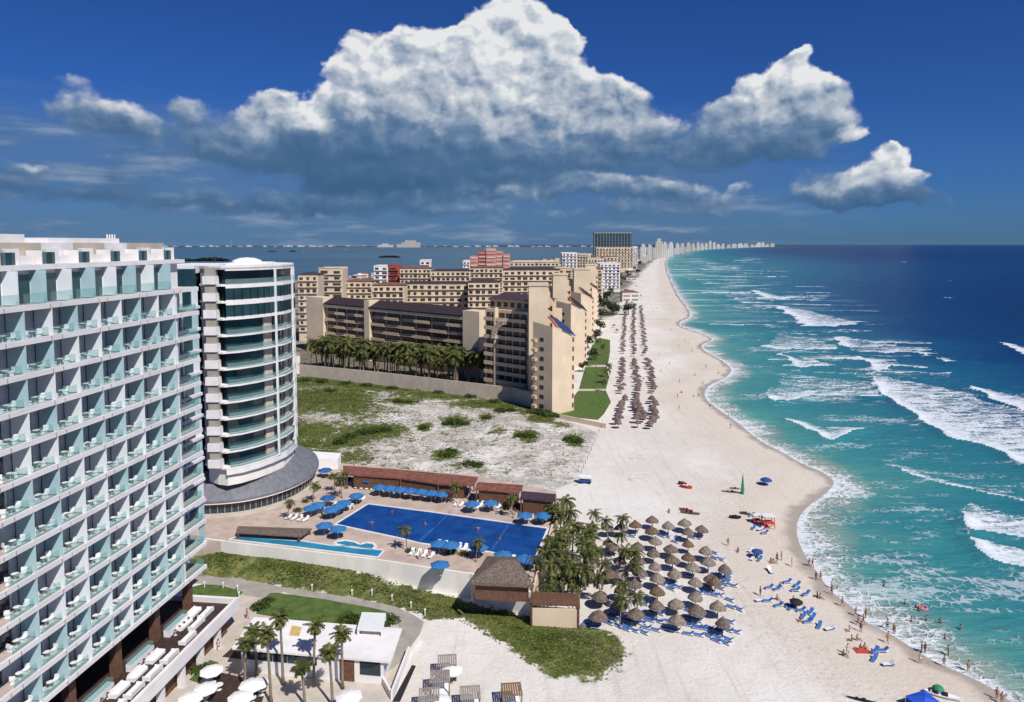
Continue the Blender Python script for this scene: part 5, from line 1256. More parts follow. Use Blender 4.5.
# broad leafy trees
def leaf_cloud(mb, c, r, n_, size, rr, m=0):
    for _ in range(n_):
        u = rr.uniform(-1,1); a = rr.uniform(0,6.283); q = math.sqrt(1-u*u); k = rr.uniform(.55,1.0)**.6
        p = Vector((c[0]+r[0]*q*math.cos(a)*k, c[1]+r[1]*q*math.sin(a)*k, c[2]+r[2]*u*k))
        d1 = Vector((rr.gauss(0,1), rr.gauss(0,1), rr.gauss(0,.6))).normalized()*size*rr.uniform(.6,1.3); d2 = Vector((rr.gauss(0,1), rr.gauss(0,1), rr.gauss(0,.6))).normalized()*size*rr.uniform(.5,1.1)
        mb.add([p-d1*.5, p+d2*.5, p+d1*.5, p-d2*.5], [(0,1,2,3)], m)
def make_tree(name, seed, r=3.2, h=6.5, mt='forest', n_=420):
    rr = random.Random(seed); e = empty(name, (0,0,0)); tr = MB(); tr.tube([(0,0,0),(.1,0,h*.35),(.2,.1,h*.6)], [.32,.22,.12], 6); cr_ = MB()
    for i in range(6):
        a = i*1.05+rr.uniform(-.3,.3); d = r*rr.uniform(.35,.7); c = (d*math.cos(a), d*math.sin(a), h*rr.uniform(.5,.85)); rd = r*rr.uniform(.4,.62)
        tr.tube([(.1,0,h*.35),(c[0]*.8,c[1]*.8,c[2]*.9)], [.14,.05], 5); leaf_cloud(cr_, c, (rd,rd,rd*.75), n_//6, .85, rr)
    tr.build('trunk', W['bark'], e); cr_.build('crown', W[mt], e); return e
TV = {}
def tree_at(v, loc, lb, grp, s_=1.0, mt='forest'):
    if v not in TV: TV[v] = make_tree('leafy_tree', 80+v, mt=mt); o = TV[v]
    else: o = copy_tree(TV[v])
    o.location = loc; o.rotation_euler = (0,0,rp.uniform(0,6.28)); o.scale = (s_, s_, s_*rp.uniform(.8,1.05)); return tag(o, lb, 'tree', grp)
tl = []
for i in range(64):   # trees along the back of the beach beyond the resort
    t = rp.random(); Y = 560*math.exp(t*1.5); tl.append((shx(Y)-44-rp.random()**1.3*(45+Y*.02)-Y*.012, Y, rp.uniform(1.1,2.1)))
tl.sort(key=lambda q: q[1])
for i, (x, y, s_) in enumerate(tl): tree_at(i % 4, (x, y, 0), 'dark green tree behind the far beach, %s nearest of the row' % ordn(i+1), 'trees behind the far beach', s_)
t2 = []
for i in range(80):
    px = rp.uniform(300,600); Y = rp.uniform(440, 1300); xw = float(np.interp(Y, WEST[:,1], WEST[:,0])); x = AT(px, Y)
    if x > xw+6: t2.append((x, Y))
t2.sort()
for i, (x, y) in enumerate(t2): tree_at(i % 4, (x, y, 0), 'dark green tree among the resort roofs by the lagoon, %s from the left' % ordn(i+1), 'trees among the resort roofs', rp.uniform(1.0,1.8))
for px, py, s_, lb in [(578,352,1.0,'beside the second gabled wing'),(588,348,1.3,'between second gabled wing and lawn'),(596,342,1.2,'at the head of the far lawn'),(592,360,1.0,'on the middle lawn edge'),(600,332,1.3,'by the third gabled wing'),(601,320,1.5,'between the wings and the thatched rows'),(604,310,1.7,'beyond the far lawn'),(583,372,.8,'small, by the path between two lawns')]:
    x, y = G(px, py); tree_at(rp.randrange(4), (x, y, 0), 'bushy green tree ' + lb, 'bushy trees at the gabled wings', s_)
# mangroves in the lagoon
def islet(px0, px1, py, h, lb):
    x0, y = G(px0, py); x1, _ = G(px1, py); mb = MB(); w_ = x1-x0; rr = random.Random(int(px0)); n_ = 900
    for _ in range(n_):
        t = rr.random(); e_ = math.sin(math.pi*t)**.35; hh = h*e_*rr.uniform(.5,1.1)
        p = Vector((x0+w_*t, y+rr.uniform(-1,1)*w_*.10, hh*rr.random()**.6)); s_ = h*.35
        d1 = Vector((rr.gauss(0,1.4), rr.gauss(0,1), rr.gauss(0,.6)))*s_; d2 = Vector((rr.gauss(0,1.4), rr.gauss(0,1), rr.gauss(0,.6)))*s_
        mb.add([p-d1*.5, p+d2*.5, p+d1*.5, p-d2*.5], [(0,1,2,3)])
    mb.prism([(x0+w_*.02,y-w_*.05),(x1-w_*.02,y-w_*.05),(x1-w_*.1,y+w_*.1),(x0+w_*.1,y+w_*.1)], -.6, h*.55)
    o = mb.build('mangrove_islet', W['forest']); tag(o, lb, 'islet', 'mangrove islets in the lagoon')
islet(379,400,257.5,9,'dark mangrove islet alone in the lagoon above the red tower block')
islet(168,200,261,9,'dark mangrove bank just over the tower roof, left part')
islet(196,228,261,13,'dark mangrove bank just over the tower roof, right part with taller crowns')
islet(289,296,251.5,8,'small dark islet in the lagoon right of the round tower')
islet(268,276,251.5,6,'tiny dark islet just right above the round tower roof')
# dune shrubs: each a leafy mound
sv_ = {}
SH = [(545,414,1.9),(536,412,1.5),(553,416,1.4),(455,422,1.5),(448,423,1.1),(463,424,1.1),(398,402,1.2),(408,402,1.0),(527,437,1.3),(520,437,1.0),(574,441,1.5),(569,440,1.1),(424,428,1.0),(486,418,1.0),(502,411,1.2),(512,411,1.0),(446,456,1.3),(452,452,1.0),(470,466,1.1),(478,466,.9),(365,433,1.5),(375,431,1.5),(385,430,1.3),(350,437,1.4),(340,443,1.4),(330,392,1.2),(420,388,1.3),(470,396,1.3),(495,402,1.3),(440,392,1.2),(305,381,1.4),(322,382,1.4),(345,384,1.5),(365,386,1.4),(392,388,1.3)]
SH.sort()
for i, (px, py, s_) in enumerate(SH):
    v = i % 3
    if v not in sv_:
        rr = random.Random(300+v); e = empty('dune_shrub', (0,0,0)); mb = MB()
        for q in range(5): a = q*1.3; leaf_cloud(mb, (1.1*math.cos(a)*(q > 0), .9*math.sin(a)*(q > 0), .45), (1.2,1.1,.65), 110, .42, rr)
        mb.build('foliage', W['shrub'], e); MB().tube([(0,0,-.2),(0,.05,.5)], [.12,.05], 5).build('stem', W['bark'], e); sv_[v] = e; o = e
    else: o = copy_tree(sv_[v])
    x, y = G(px, py+1); o.location = (x, y, gz1(x, y)); o.rotation_euler = (0,0,rp.uniform(0,6.28)); o.scale = (s_*1.15, s_*.95, s_*.8)
    tag(o, 'dark green shrub mound on the sandy dune lot, %s from the left' % ordn(i+1), 'shrub', 'shrub mounds on the dune lot')
for i, (px, py, s_, lb) in enumerate([(262,607,.75,'left end of the long lawn behind the white roof'),(258,609,.6,'against the left end of the white roof'),(268,602,.55,'at the far left tip of the long lawn'),(349,620,.8,'right end of the long lawn, left one'),(355,622,.7,'beside the roof hatch of the beach club'),(343,624,.6,'right end of the long lawn, near the roof edge'),(391,622,.8,'right of the roof hatch by the walkway'),(196,672,.5,'in the small hedge bed by the plaza parasols'),(203,668,.5,'upper part of the small hedge bed')]):
    o = copy_tree(sv_[i % 3]); x, y = G(px, py); o.location = (x, y, .03); o.scale = (s_,s_,s_*1.1); tag(o, 'garden bush, ' + lb, 'shrub', 'bushes on the plaza lawns')
for i, (px, py, s_, lb) in enumerate([(298,511,.5,'beside the podium glass, lower'),(306,502,.45,'beside the podium glass, middle'),(317,489,.5,'beside the podium glass, upper'),(333,478,.6,'left of the red restaurant'),(349,480,.5,'in front of the red restaurant, left'),(452,497,.5,'behind the pool between palm and restaurant'),(463,497,.5,'behind the pool under the short palm'),(507,509,.5,'behind the pool by the grey room'),(517,507,.45,'in front of the grey room'),(452,553,.55,'by the wall left of the thatched bar'),(464,555,.5,'beside the yellowish palm'),(411,552,.5,'under the palm above the white wall'),(478,551,.5,'between near pool edge and thatched bar'),(296,517,.4,'beside the lowest podium palm')]):
    o = copy_tree(sv_[i % 3]); x, y = G(px, py, 4.0); o.location = (x, y, 4.0); o.scale = (s_,s_,s_*1.2); tag(o, 'planted bush on the pool deck, ' + lb, 'shrub', 'planted bushes on the pool deck')
# ---- dune grass and creepers: too many to count
def scatter(name, poly, n_, fn, size, mt, seed, hgt=1.0, lab=None):
    r_ = np.random.default_rng(seed); poly = np.array(poly); lo_, hi_ = poly.min(0), poly.max(0); Pp = r_.uniform(lo_, hi_, (n_*4, 2)); Pp = Pp[inside(Pp, poly)]
    pr = fn(Pp); Pp = Pp[r_.random(len(Pp)) < pr][:n_]; z, _ = ground_z(Pp); k = len(Pp)
    V = np.zeros((k, 9, 3)); s_ = size*r_.uniform(.6,1.3,k)
    for b_ in range(3):
        a = r_.uniform(0, 6.283, k); ln = r_.uniform(.3, .9, k); dx, dy = np.cos(a), np.sin(a)
        V[:,b_*3,0] = Pp[:,0]-dy*s_*.45; V[:,b_*3,1] = Pp[:,1]+dx*s_*.45; V[:,b_*3,2] = z-.02
        V[:,b_*3+1,0] = Pp[:,0]+dy*s_*.45; V[:,b_*3+1,1] = Pp[:,1]-dx*s_*.45; V[:,b_*3+1,2] = z-.02
        V[:,b_*3+2,0] = Pp[:,0]+dx*ln*s_; V[:,b_*3+2,1] = Pp[:,1]+dy*ln*s_; V[:,b_*3+2,2] = z+s_*hgt*r_.uniform(.4,1,k)
    me = bpy.data.meshes.new(name); me.vertices.add(k*9); me.vertices.foreach_set('co', V.astype(np.float32).ravel()); me.loops.add(k*9); me.loops.foreach_set('vertex_index', np.arange(k*9, dtype=np.int32)); me.polygons.add(k*3); me.polygons.foreach_set('loop_start', np.arange(0, k*9, 3, dtype=np.int32)); me.update(calc_edges=True); me.materials.append(mt)
    o = link(name, me); tag(o, lab, 'grass', kind='stuff'); return o
vgrid = veg.reshape(len(ys), len(xs))
def vegat(Pp):
    i = np.clip(((Pp[:,1]-ys[0])/1.1).astype(int), 0, len(ys)-1); j = np.clip(((Pp[:,0]-xs[0])/1.1).astype(int), 0, len(xs)-1); return vgrid[i, j]
def edgef(q):
    dd_, _ = segdist(q, STRIP, True); return np.clip(dd_/3.0+.1, 0, 1)
scatter('dune_grass', STRIP, 20000, lambda q: np.clip(edgef(q)*(vegat(q)*1.2-.35+(vnoise(q, 6, 44)-.5)*2.2), 0, 1), .32, W['dune'], 5, .5, 'green creeping dune grass on the strip below the pool wall')
scatter('dune_grass', [(p[0], p[1]) for p in np.vstack([STRIP[12:19]*1.0, STRIP[18:19]+[6,0], STRIP[12:13]+[6,2]])][:8], 1500, lambda q: np.full(len(q), .5), .35, W['dry'], 8, .8, 'dry sparse dune grass at the sandy tip of the strip')
scatter('dry_grass', STRIP, 7000, lambda q: np.clip(edgef(q)*((vnoise(q, 5, 61)-.5)*4.5), 0, 1), .34, W['dry'], 12, .5, 'dry pale grass patches on the strip below the pool wall')
scatter('dune_grass', LOT, 42000, lambda q: np.clip((vegat(q)-.30+(vnoise(q, 9, 49)-.5)*.7)*1.6, 0, 1), .45, W['dune'], 6, .45, 'green dune grass patches on the sandy lot')
scatter('dry_litter', LOT, 14000, lambda q: np.clip(vnoise(q, 6, 47)*2.4-1.05, 0, .8), .42, W['dry'], 7, .45, 'dry grey brown litter and stalks on the sandy lot')
# ================================================================== beach furniture and people
rb = random.Random(77)
W['thatchb'] = mat('weathered_thatch', (.15,.12,.10), .95, .2, 2.5, col2=(.30,.25,.21), bump=.6, bscale=9, spec=.1)
W['thatchc'] = mat('brown_thatch', (.10,.065,.045), .95, .2, 2.5, col2=(.20,.14,.10), bump=.6, bscale=9, spec=.1)
def make_palapa(name, seed, n_=14, mt='thatch'):
    rr = random.Random(seed); e = empty(name, (0,0,0)); V = [(0,0,3.15)]; fs = []
    R_ = [(.30,2.86),(.78,2.47),(1.22,2.10),(1.40,1.86)]
    for k_, (r, z) in enumerate(R_):
        for k in range(n_):
            a = 2*math.pi*(k+.5*(k_ % 2))/n_; q = r*(1+rr.uniform(-.06,.06)); V.append((q*math.cos(a), q*math.sin(a), z+rr.uniform(-.05,.05)-(rr.uniform(0,.14) if k_ == 3 else 0)))
    for k in range(n_): fs.append((0, 1+k, 1+(k+1) % n_))
    for i in range(len(R_)-1):
        for k in range(n_): fs.append((1+i*n_+k, 1+(i+1)*n_+k, 1+(i+1)*n_+(k+1) % n_, 1+i*n_+(k+1) % n_))
    fs.append(tuple(1+(len(R_)-1)*n_+k for k in range(n_)))
    mb = MB(); mb.add(V, fs); mb.build('thatch_canopy', W[mt], e); MB().tube([(0,0,-.1),(0,0,2.0)], [.09,.08], 6).build('pole', W['pole'], e); return e
PAL = [(465,155),(395,175),(530,182),(600,168),(665,190),(465,200),(610,207),(475,243),(540,270),(612,252),(683,282),(402,262),(470,290),(548,320),(612,308),(695,330),(630,350),(762,360),(475,342),(405,322),(558,375),(485,395),(640,408),(704,392),(722,410),(335,372),(485,450),(640,470),(565,495),(483,508),(735,510),(648,528),(755,578),(568,565),(397,540),(240,543),(248,468),(335,440),(326,505),(285,370),(235,295),(280,250),(338,188),(282,186),(216,180),(212,262),(306,262),(330,325),(392,420),(412,372),(350,290),(200,385),(215,330)]
pp = sorted([(540+x/4.127, 480+y/4.127) for x, y in PAL], key=lambda p: p[1]); palr = []
for i in range(0, len(pp), 6): palr.append(sorted(pp[i:i+6]))
pv = {}; PALW = []
for ri, row in enumerate(palr):
    for ci, (px, py) in enumerate(row):
        v = rb.randrange(5); o = copy_tree(pv[v]) if v in pv else pv.setdefault(v, make_palapa('thatched_palapa', 500+v, 14, ('thatch','thatchb','thatchc','thatch','thatchb')[v]))
        x, y = G(px, py+1, 2.4); o.location = (x, y, 0); o.rotation_euler = (rb.uniform(-.06,.06),rb.uniform(-.06,.06),rb.uniform(0,6.28)); s_ = rb.uniform(.82,1.08); o.scale = (s_,s_,rb.uniform(.92,1.06)); PALW.append((x, y))
        tag(o, 'grey brown thatched palapa by the palm grove, %s row from top, %s from left' % (ordn(ri+1), ordn(ci+1)), 'palapa', 'palapas beside the palm grove')
# the three long files of palapas up the beach
files = []
def pxl(pts, n_):
    W_ = [G(560+x/3.51, 280+y/3.51) for x, y in pts]; out_ = []; d = [0]
    for a, b_ in zip(W_, W_[1:]): d.append(d[-1]+math.dist(a, b_))
    for k in range(n_):
        t = d[-1]*k/(n_-1); i = max(j for j in range(len(d)-1) if d[j] <= t+1e-9); u = (t-d[i])/(d[i+1]-d[i]); out_.append((W_[i][0]*(1-u)+W_[i+1][0]*u, W_[i][1]*(1-u)+W_[i+1][1]*u))
    return out_
FIL = [([(236,80),(228,120),(218,260)],44,'left file, far half'),([(218,288),(218,330),(214,400)],17,'left file, middle stretch'),([(220,430),(216,480),(206,520)],11,'left file, near end'),
 ([(262,92),(258,180),(258,268)],42,'middle file, far half'),([(264,292),(270,360),(276,430)],22,'middle file, near half'),([(278,440),(286,480),(290,500)],9,'middle file, near end'),
 ([(283,98),(292,180),(298,266)],38,'right file, far half'),([(306,290),(318,340),(330,400)],18,'right file, near half'),([(325,430),(328,480),(324,524)],14,'right file, near end'),([(272,450),(268,490),(270,520)],6,'middle file, doubled near end')]
pf = {}; tot = 0
for pts, n_, lb in FIL:
    for k, (x, y) in enumerate(pxl(pts, n_)):
        v = rb.randrange(2); o = copy_tree(pf[v]) if v in pf else pf.setdefault(v, make_palapa('thatched_palapa', 520+v, 9, 'thatch2'))
        o.location = (x+rb.uniform(-1.1,1.1), y+rb.uniform(-.6,.6), 0); o.rotation_euler = (0,0,rb.uniform(0,6.28)); s_ = rb.uniform(.88,1.08); o.scale = (s_,s_,rb.uniform(.85,1.1)); tot += 1
        tag(o, 'far thatched palapa up the beach, %s, %s from its far end' % (lb, ordn(k+1)), 'palapa', 'palapas in long files up the beach')
for i, (px, py) in enumerate([(634,296),(638,294),(641,297),(629,300),(632,308),(636,287),(617,333),(614,328)]):
    o = copy_tree(pf[0]); x, y = G(px, py); o.location = (x, y, 0); tag(o, 'lone far palapa near the far end of the files, %s listed from far right' % ordn(i+1) if 0 else 'scattered palapa beyond the long files, %s of eight' % ordn(i+1), 'palapa', 'scattered palapas beyond the files')
# sun loungers
def make_lounger(name, mm, fm):
    e = empty(name, (0,0,0)); f = MB(); f.box(-.33,.33,-.95,.95,.24,.30); f.build('frame', fm, e)
    for a in (-.28,.28):
        for b_ in (-.8,.8): MB().box(a-.03,a+.03,b_-.03,b_+.03,0,.239).build('leg', fm, e)
    MB().box(-.31,.31,-.95,.25,.301,.40).build('mattress', mm, e)
    b = MB(); b.add([(-.31,.26,.305),(.31,.26,.305),(.31,.90,.80),(-.31,.90,.80),(-.31,.26,.40),(.31,.26,.40),(.31,.84,.87),(-.31,.84,.87)], [(0,3,2,1),(4,5,6,7),(0,1,5,4),(1,2,6,5),(2,3,7,6),(3,0,4,7)]); b.build('backrest', mm, e)
    return e
lb_ = make_lounger('sun_lounger', W['mattress'], W['wframe']); first = True
CL = [(400,228,3),(525,228,4),(660,235,5),(745,320,4),(772,410,5),(790,425,4),(555,430,6),(560,445,3),(245,595,5),(340,590,6),(410,612,6),(495,572,5),(485,607,5),(655,568,5),(662,598,6),(660,628,5),(750,642,6),(760,655,4),(805,612,4),(700,460,6),(560,608,4),(430,500,4),(425,572,4),(815,520,4),(745,410,4),(330,560,4),(640,390,2),(580,250,3),(430,420,3),(300,330,3),(230,235,3),(760,470,3)]
CL.sort(key=lambda c: (c[1]//60, c[0]))
for gi, (cx_, cy_, n_) in enumerate(CL):
    px, py = 540+cx_/4.127, 480+cy_/4.127; x0, y0 = G(px, py); a0 = R(rb.uniform(20, 50))
    n_ = max(2, n_-1)
    for k in range(n_):
        o = lb_ if first else copy_tree(lb_); first = False
        col_ = k // 2; r_ = k % 2
        o.location = (x0 + (r_-.5)*1.15*math.cos(a0-1.2) + (col_-n_/4)*1.3*1.0 + rb.uniform(-.2,.2), y0 + (r_-.5)*2.3 - (col_-n_/4)*.5 + rb.uniform(-.2,.2), 0); o.rotation_euler = (0,0,-R(90)+a0+rb.uniform(-.15,.15)-1.2)
        o.scale = (.88,.88,.88); tag(o, 'blue sun lounger by the palapas, %s cluster reading from top left, %s in it' % (ordn(gi+1), ordn(k+1)), 'sun lounger', 'blue sun loungers by the palapas')
dl_ = make_lounger('sun_lounger', W['wframe'], W['mattress']); dl_.location = (*G(770,572),0); tag(dl_, 'white lounger with blue frame alone by the tan footprints', 'sun lounger')
BL2 = [(756,518,2,'by the red stands'),(766,524.5,0,''),(761,531,4,'below the red mat'),(768,534,2,'below the red mat, near sea'),(759,554,4,'in the dark blue heap by the sitting group'),(760,561,3,'under the dark blue heap'),(796,585,4,'left of the waterline couple'),(773,604,5,'lower left row'),(798,608,4,'long diagonal row, upper part'),(806,613,5,'long diagonal row, middle'),(812,618,4,'long diagonal row, lower part'),(824,628,5,'end of the diagonal row near the bottom'),(778,591,3,'small row behind the seated woman'),(806,595,3,'pale row above the diagonal row'),(885,654,3,'by the lower waterline, upper pair'),(888,665.5,4,'by the lower waterline, lower pair')]
for gi, (px, py, n_, lb) in enumerate(BL2):
    x0, y0 = G(px, py)
    for k in range(max(1, (n_+1)//2) if n_ else 0):
        n2 = (n_+1)//2; o = copy_tree(lb_ if rb.random() < .7 else dl_); o.location = (x0+(k-n2/2)*1.25, y0-(k-n2/2)*.75+rb.uniform(-.6,.6), 0); o.rotation_euler = (0,0,R(-62)+rb.uniform(-.5,.5)); o.scale = (.9,.9,.9); tag(o, 'lounger on open beach, %s, %s from left' % (lb, ordn(k+1)), 'sun lounger', 'blue loungers on the open beach')
dl = make_lounger('sun_lounger', W['whitecl'], W['wframe']); fd = True
DLS = [(383,491,10,'behind the pool'),(300,520,4,'beside the podium glass'),(332,513,4,'under the middle parasols'),(345,508,4,'left of the pool'),(470,507,5,'behind the pool, right of palms'),(490,507,5,'behind the pool under right parasols'),(537,520,4,'at the far right pool corner'),(425,556,4,'by the near wall'),(455,548,5,'along the near pool edge'),(524,563,3,'by the thatched bar'),(360,500,3,'at the far left pool corner'),(436,493,8,'behind the pool, middle')]
for px, py, n_, lb in DLS:
    x0, y0 = G(px, py, 4.0)
    for k in range(n_):
        o = dl if fd else copy_tree(dl); fd = False; dx = (k-n_/2)*1.25; o.location = (x0+dx, y0-dx*.33, 4.0); o.rotation_euler = (0,0,R(-20)+rb.uniform(-.2,.2)); tag(o, 'white pool lounger %s, %s from left' % (lb, ordn(k+1)), 'sun lounger', 'white loungers on the pool deck')
# slatted cabanas on the sand
def cabana(name, mt):
    e = empty(name, (0,0,0)); s_ = MB()
    MB().box(-1.25,1.25,-1.25,1.25,.25,.45).build('day_bed_base', W['pole'], e); MB().box(-1.15,1.15,-1.15,1.15,.451,.65).build('mattress', W['whitecl'], e)
    for a in (-1.2,1.2):
        for b_ in (-1.2,1.2): MB().box(a-.07,a+.07,b_-.07,b_+.07,0,2.3).build('post', W['pole'], e)
    s_.box(-1.3,1.3,-1.3,-1.18,2.301,2.40); s_.box(-1.3,1.3,1.18,1.3,2.301,2.40)
    for k in range(9): s_.box(-1.3+k*.30,-1.3+k*.30+.23,-1.3,1.3,2.401,2.46)
    s_.build('slatted_roof', mt, e); return e
gw = mat('grey_wood', (.30,.26,.23), .85, .2, 2.); tan_ = mat('tan_wood', (.22,.13,.06), .85, .2, 2.)
for i, (px, py, lb) in enumerate([(447,660,'topmost, white parasol beside it'),(440,676,'second from the top, tall posts'),(429,694,'lower left, at the end of the steps'),(470,692,'bottom row, middle one'),(511.5,689,'rightmost, tan wooden roof')]):
    if i == 0: cb0 = cabana('cabana', gw); o = cb0
    elif i == 4: o = cabana('cabana', tan_)
    else: o = copy_tree(cb0)
    x, y = G(px, py, 2.4); o.location = (x, y, 0); o.rotation_euler = (0,0,R(6)); tag(o, 'slatted beach cabana with day bed, ' + lb, 'cabana', 'cabanas on the foreground sand')
# ---- people -------------------------------------------------------
def skin_mesh(name, verts, edges, rad, lvl=1):
    me = bpy.data.meshes.new(name); me.from_pydata(verts, edges, []); o = bpy.data.objects.new(name, me); COL.objects.link(o)
    md = o.modifiers.new('s', 'SKIN'); sub = o.modifiers.new('u', 'SUBSURF'); sub.levels = lvl; sub.render_levels = lvl
    for i, r in enumerate(rad): me.skin_vertices[0].data[i].radius = (r, r)
    me.skin_vertices[0].data[0].use_root = True
    bpy.context.view_layer.update(); dg = bpy.context.evaluated_depsgraph_get(); m2 = bpy.data.meshes.new_from_object(o.evaluated_get(dg)); m2.name = name
    bpy.data.objects.remove(o); return m2
SKN = [mat('skin_tan', (.34,.19,.12), .6, .05, 2.), mat('skin_brown', (.20,.11,.07), .6, .05, 2.), mat('skin_fair', (.46,.29,.21), .6, .05, 2.)]
CLO = {k: mat('cloth_'+k, c, .8, .06, 2.) for k, c in dict(black=(.02,.02,.025), navy=(.02,.03,.12), red=(.42,.04,.04), white=(.7,.7,.7), teal=(.03,.25,.28), pink=(.55,.16,.22), orange=(.5,.17,.03), grey=(.2,.2,.2), yellow=(.55,.42,.06)).items()}
HAIR = mat('hair_dark', (.025,.018,.014), .6, .1, 2.)
def pose(kind):
    # joints: pelvis, waist, chest, neck, head0, head1, shoulders, elbows, hands, hips, knees, ankles, toes
    if kind == 'stand': L = dict(p=(0,0,.90),w=(0,.01,1.08),c=(0,0,1.30),n=(0,0,1.45),h0=(0,.01,1.55),h1=(0,.01,1.65), sl=(-.18,0,1.36),el=(-.24,.02,1.10),hl=(-.22,-.06,.86), kl=(-.11,-.02,.48),al=(-.12,.02,.08),tl=(-.13,-.12,.04), kr=(.11,0,.48),ar=(.12,.03,.08),tr=(.13,-.11,.04), er=(.25,.03,1.10),hr=(.23,-.04,.86))
    elif kind == 'walk': L = dict(p=(0,0,.89),w=(0,0,1.07),c=(0,-.02,1.29),n=(0,-.03,1.44),h0=(0,-.04,1.54),h1=(0,-.04,1.64), sl=(-.18,0,1.35),el=(-.24,.12,1.12),hl=(-.22,.06,.90), kl=(-.10,-.18,.52),al=(-.10,-.26,.10),tl=(-.10,-.39,.07), kr=(.10,.08,.50),ar=(.10,.30,.14),tr=(.10,.24,.04), er=(.24,-.10,1.10),hr=(.20,-.24,.92))
    elif kind == 'sit': L = dict(p=(0,.1,.14),w=(0,.12,.32),c=(0,.10,.54),n=(0,.07,.68),h0=(0,.04,.78),h1=(0,.03,.88), sl=(-.18,.1,.60),el=(-.24,.2,.36),hl=(-.24,.28,.12), kl=(-.13,-.32,.40),al=(-.13,-.58,.08),tl=(-.13,-.72,.05), kr=(.13,-.34,.38),ar=(.13,-.62,.08),tr=(.13,-.75,.05), er=(.24,.02,.38),hr=(.16,-.22,.42))
    else: L = dict(p=(0,0,.10),w=(0,.0,.28),c=(0,-.02,.48),n=(0,-.03,.62),h0=(0,-.04,.72),h1=(0,-.04,.82), sl=(-.18,0,.52),el=(-.42,-.1,.44),hl=(-.60,-.26,.40), kl=(-.11,-.05,-.30),al=(-.11,.05,-.6),tl=(-.11,-.05,-.65), kr=(.11,-.08,-.30),ar=(.11,.02,-.6),tr=(.11,-.08,-.65), er=(.44,-.08,.44),hr=(.62,-.22,.42))
    ks = ['p','w','c','n','h0','h1','sl','el','hl','sr','er','hr','jl','kl','al','tl','jr','kr','ar','tr']
    L['sr'] = (-L['sl'][0], L['sl'][1], L['sl'][2]); L['jl'] = (-.10, L['p'][1], L['p'][2]-.06); L['jr'] = (.10, L['p'][1], L['p'][2]-.06)
    rad = dict(p=.125,w=.115,c=.14,n=.055,h0=.085,h1=.09,sl=.065,el=.045,hl=.035,sr=.065,er=.045,hr=.035,jl=.095,kl=.062,al=.042,tl=.035,jr=.095,kr=.062,ar=.042,tr=.035)
    E = [('p','w'),('w','c'),('c','n'),('n','h0'),('h0','h1'),('c','sl'),('sl','el'),('el','hl'),('c','sr'),('sr','er'),('er','hr'),('p','jl'),('jl','kl'),('kl','al'),('al','tl'),('p','jr'),('jr','kr'),('kr','ar'),('ar','tr')]
    me = skin_mesh('person_body', [L[k] for k in ks], [(ks.index(a), ks.index(b)) for a, b in E], [rad[k] for k in ks]); me.materials.append(SKN[0])
    me.polygons.foreach_set('use_smooth', [True]*len(me.polygons))
    p = L['p']; sw = MB().lathe([(.10,-.13),(.155,-.10),(.16,.0),(.15,.09),(.10,.11)], 10, c=p).mesh('swimwear', CLO['navy'], True)
    c = L['c']; tp = MB().lathe([(.12,-.10),(.165,-.04),(.16,.05),(.10,.10)], 10, c=(c[0],c[1],c[2]-.02)).mesh('top', CLO['navy'], True)
    h = L['h1']; hr = MB().ellip((h[0], h[1]+.02, h[2]+.03), (.105,.115,.095), 9, 6).mesh('hair', HAIR, True)
    return me, sw, tp, hr
POSES = {k: pose(k) for k in ('stand','walk','sit','swim')}
def person(kind, px, py, label, cloth='navy', top=False, sk=0, rz=0., zb=None, s_=1.0, grp=None, z=0.0):
    me, sw, tp, hr = POSES[kind]; x, y = G(px, py, z)
    zz = gz1(x, y) if (zb is None) else zb
    if zb is None and z == 0: zz = max(zz, WL-.25)
    e = link('person', me); obj_mat(e, SKN[sk]); e.location = (x, y, zz); e.rotation_euler = (0,0,rz); e.scale = (s_,)*3
    o = link('swimwear', sw, e); obj_mat(o, CLO[cloth]); link('hair', hr, e)
    if top: o = link('top', tp, e); obj_mat(o, CLO[cloth])
    return tag(e, label, 'person', grp)
def c2(x, y): return 740+x/3.162, 480+y/3.162
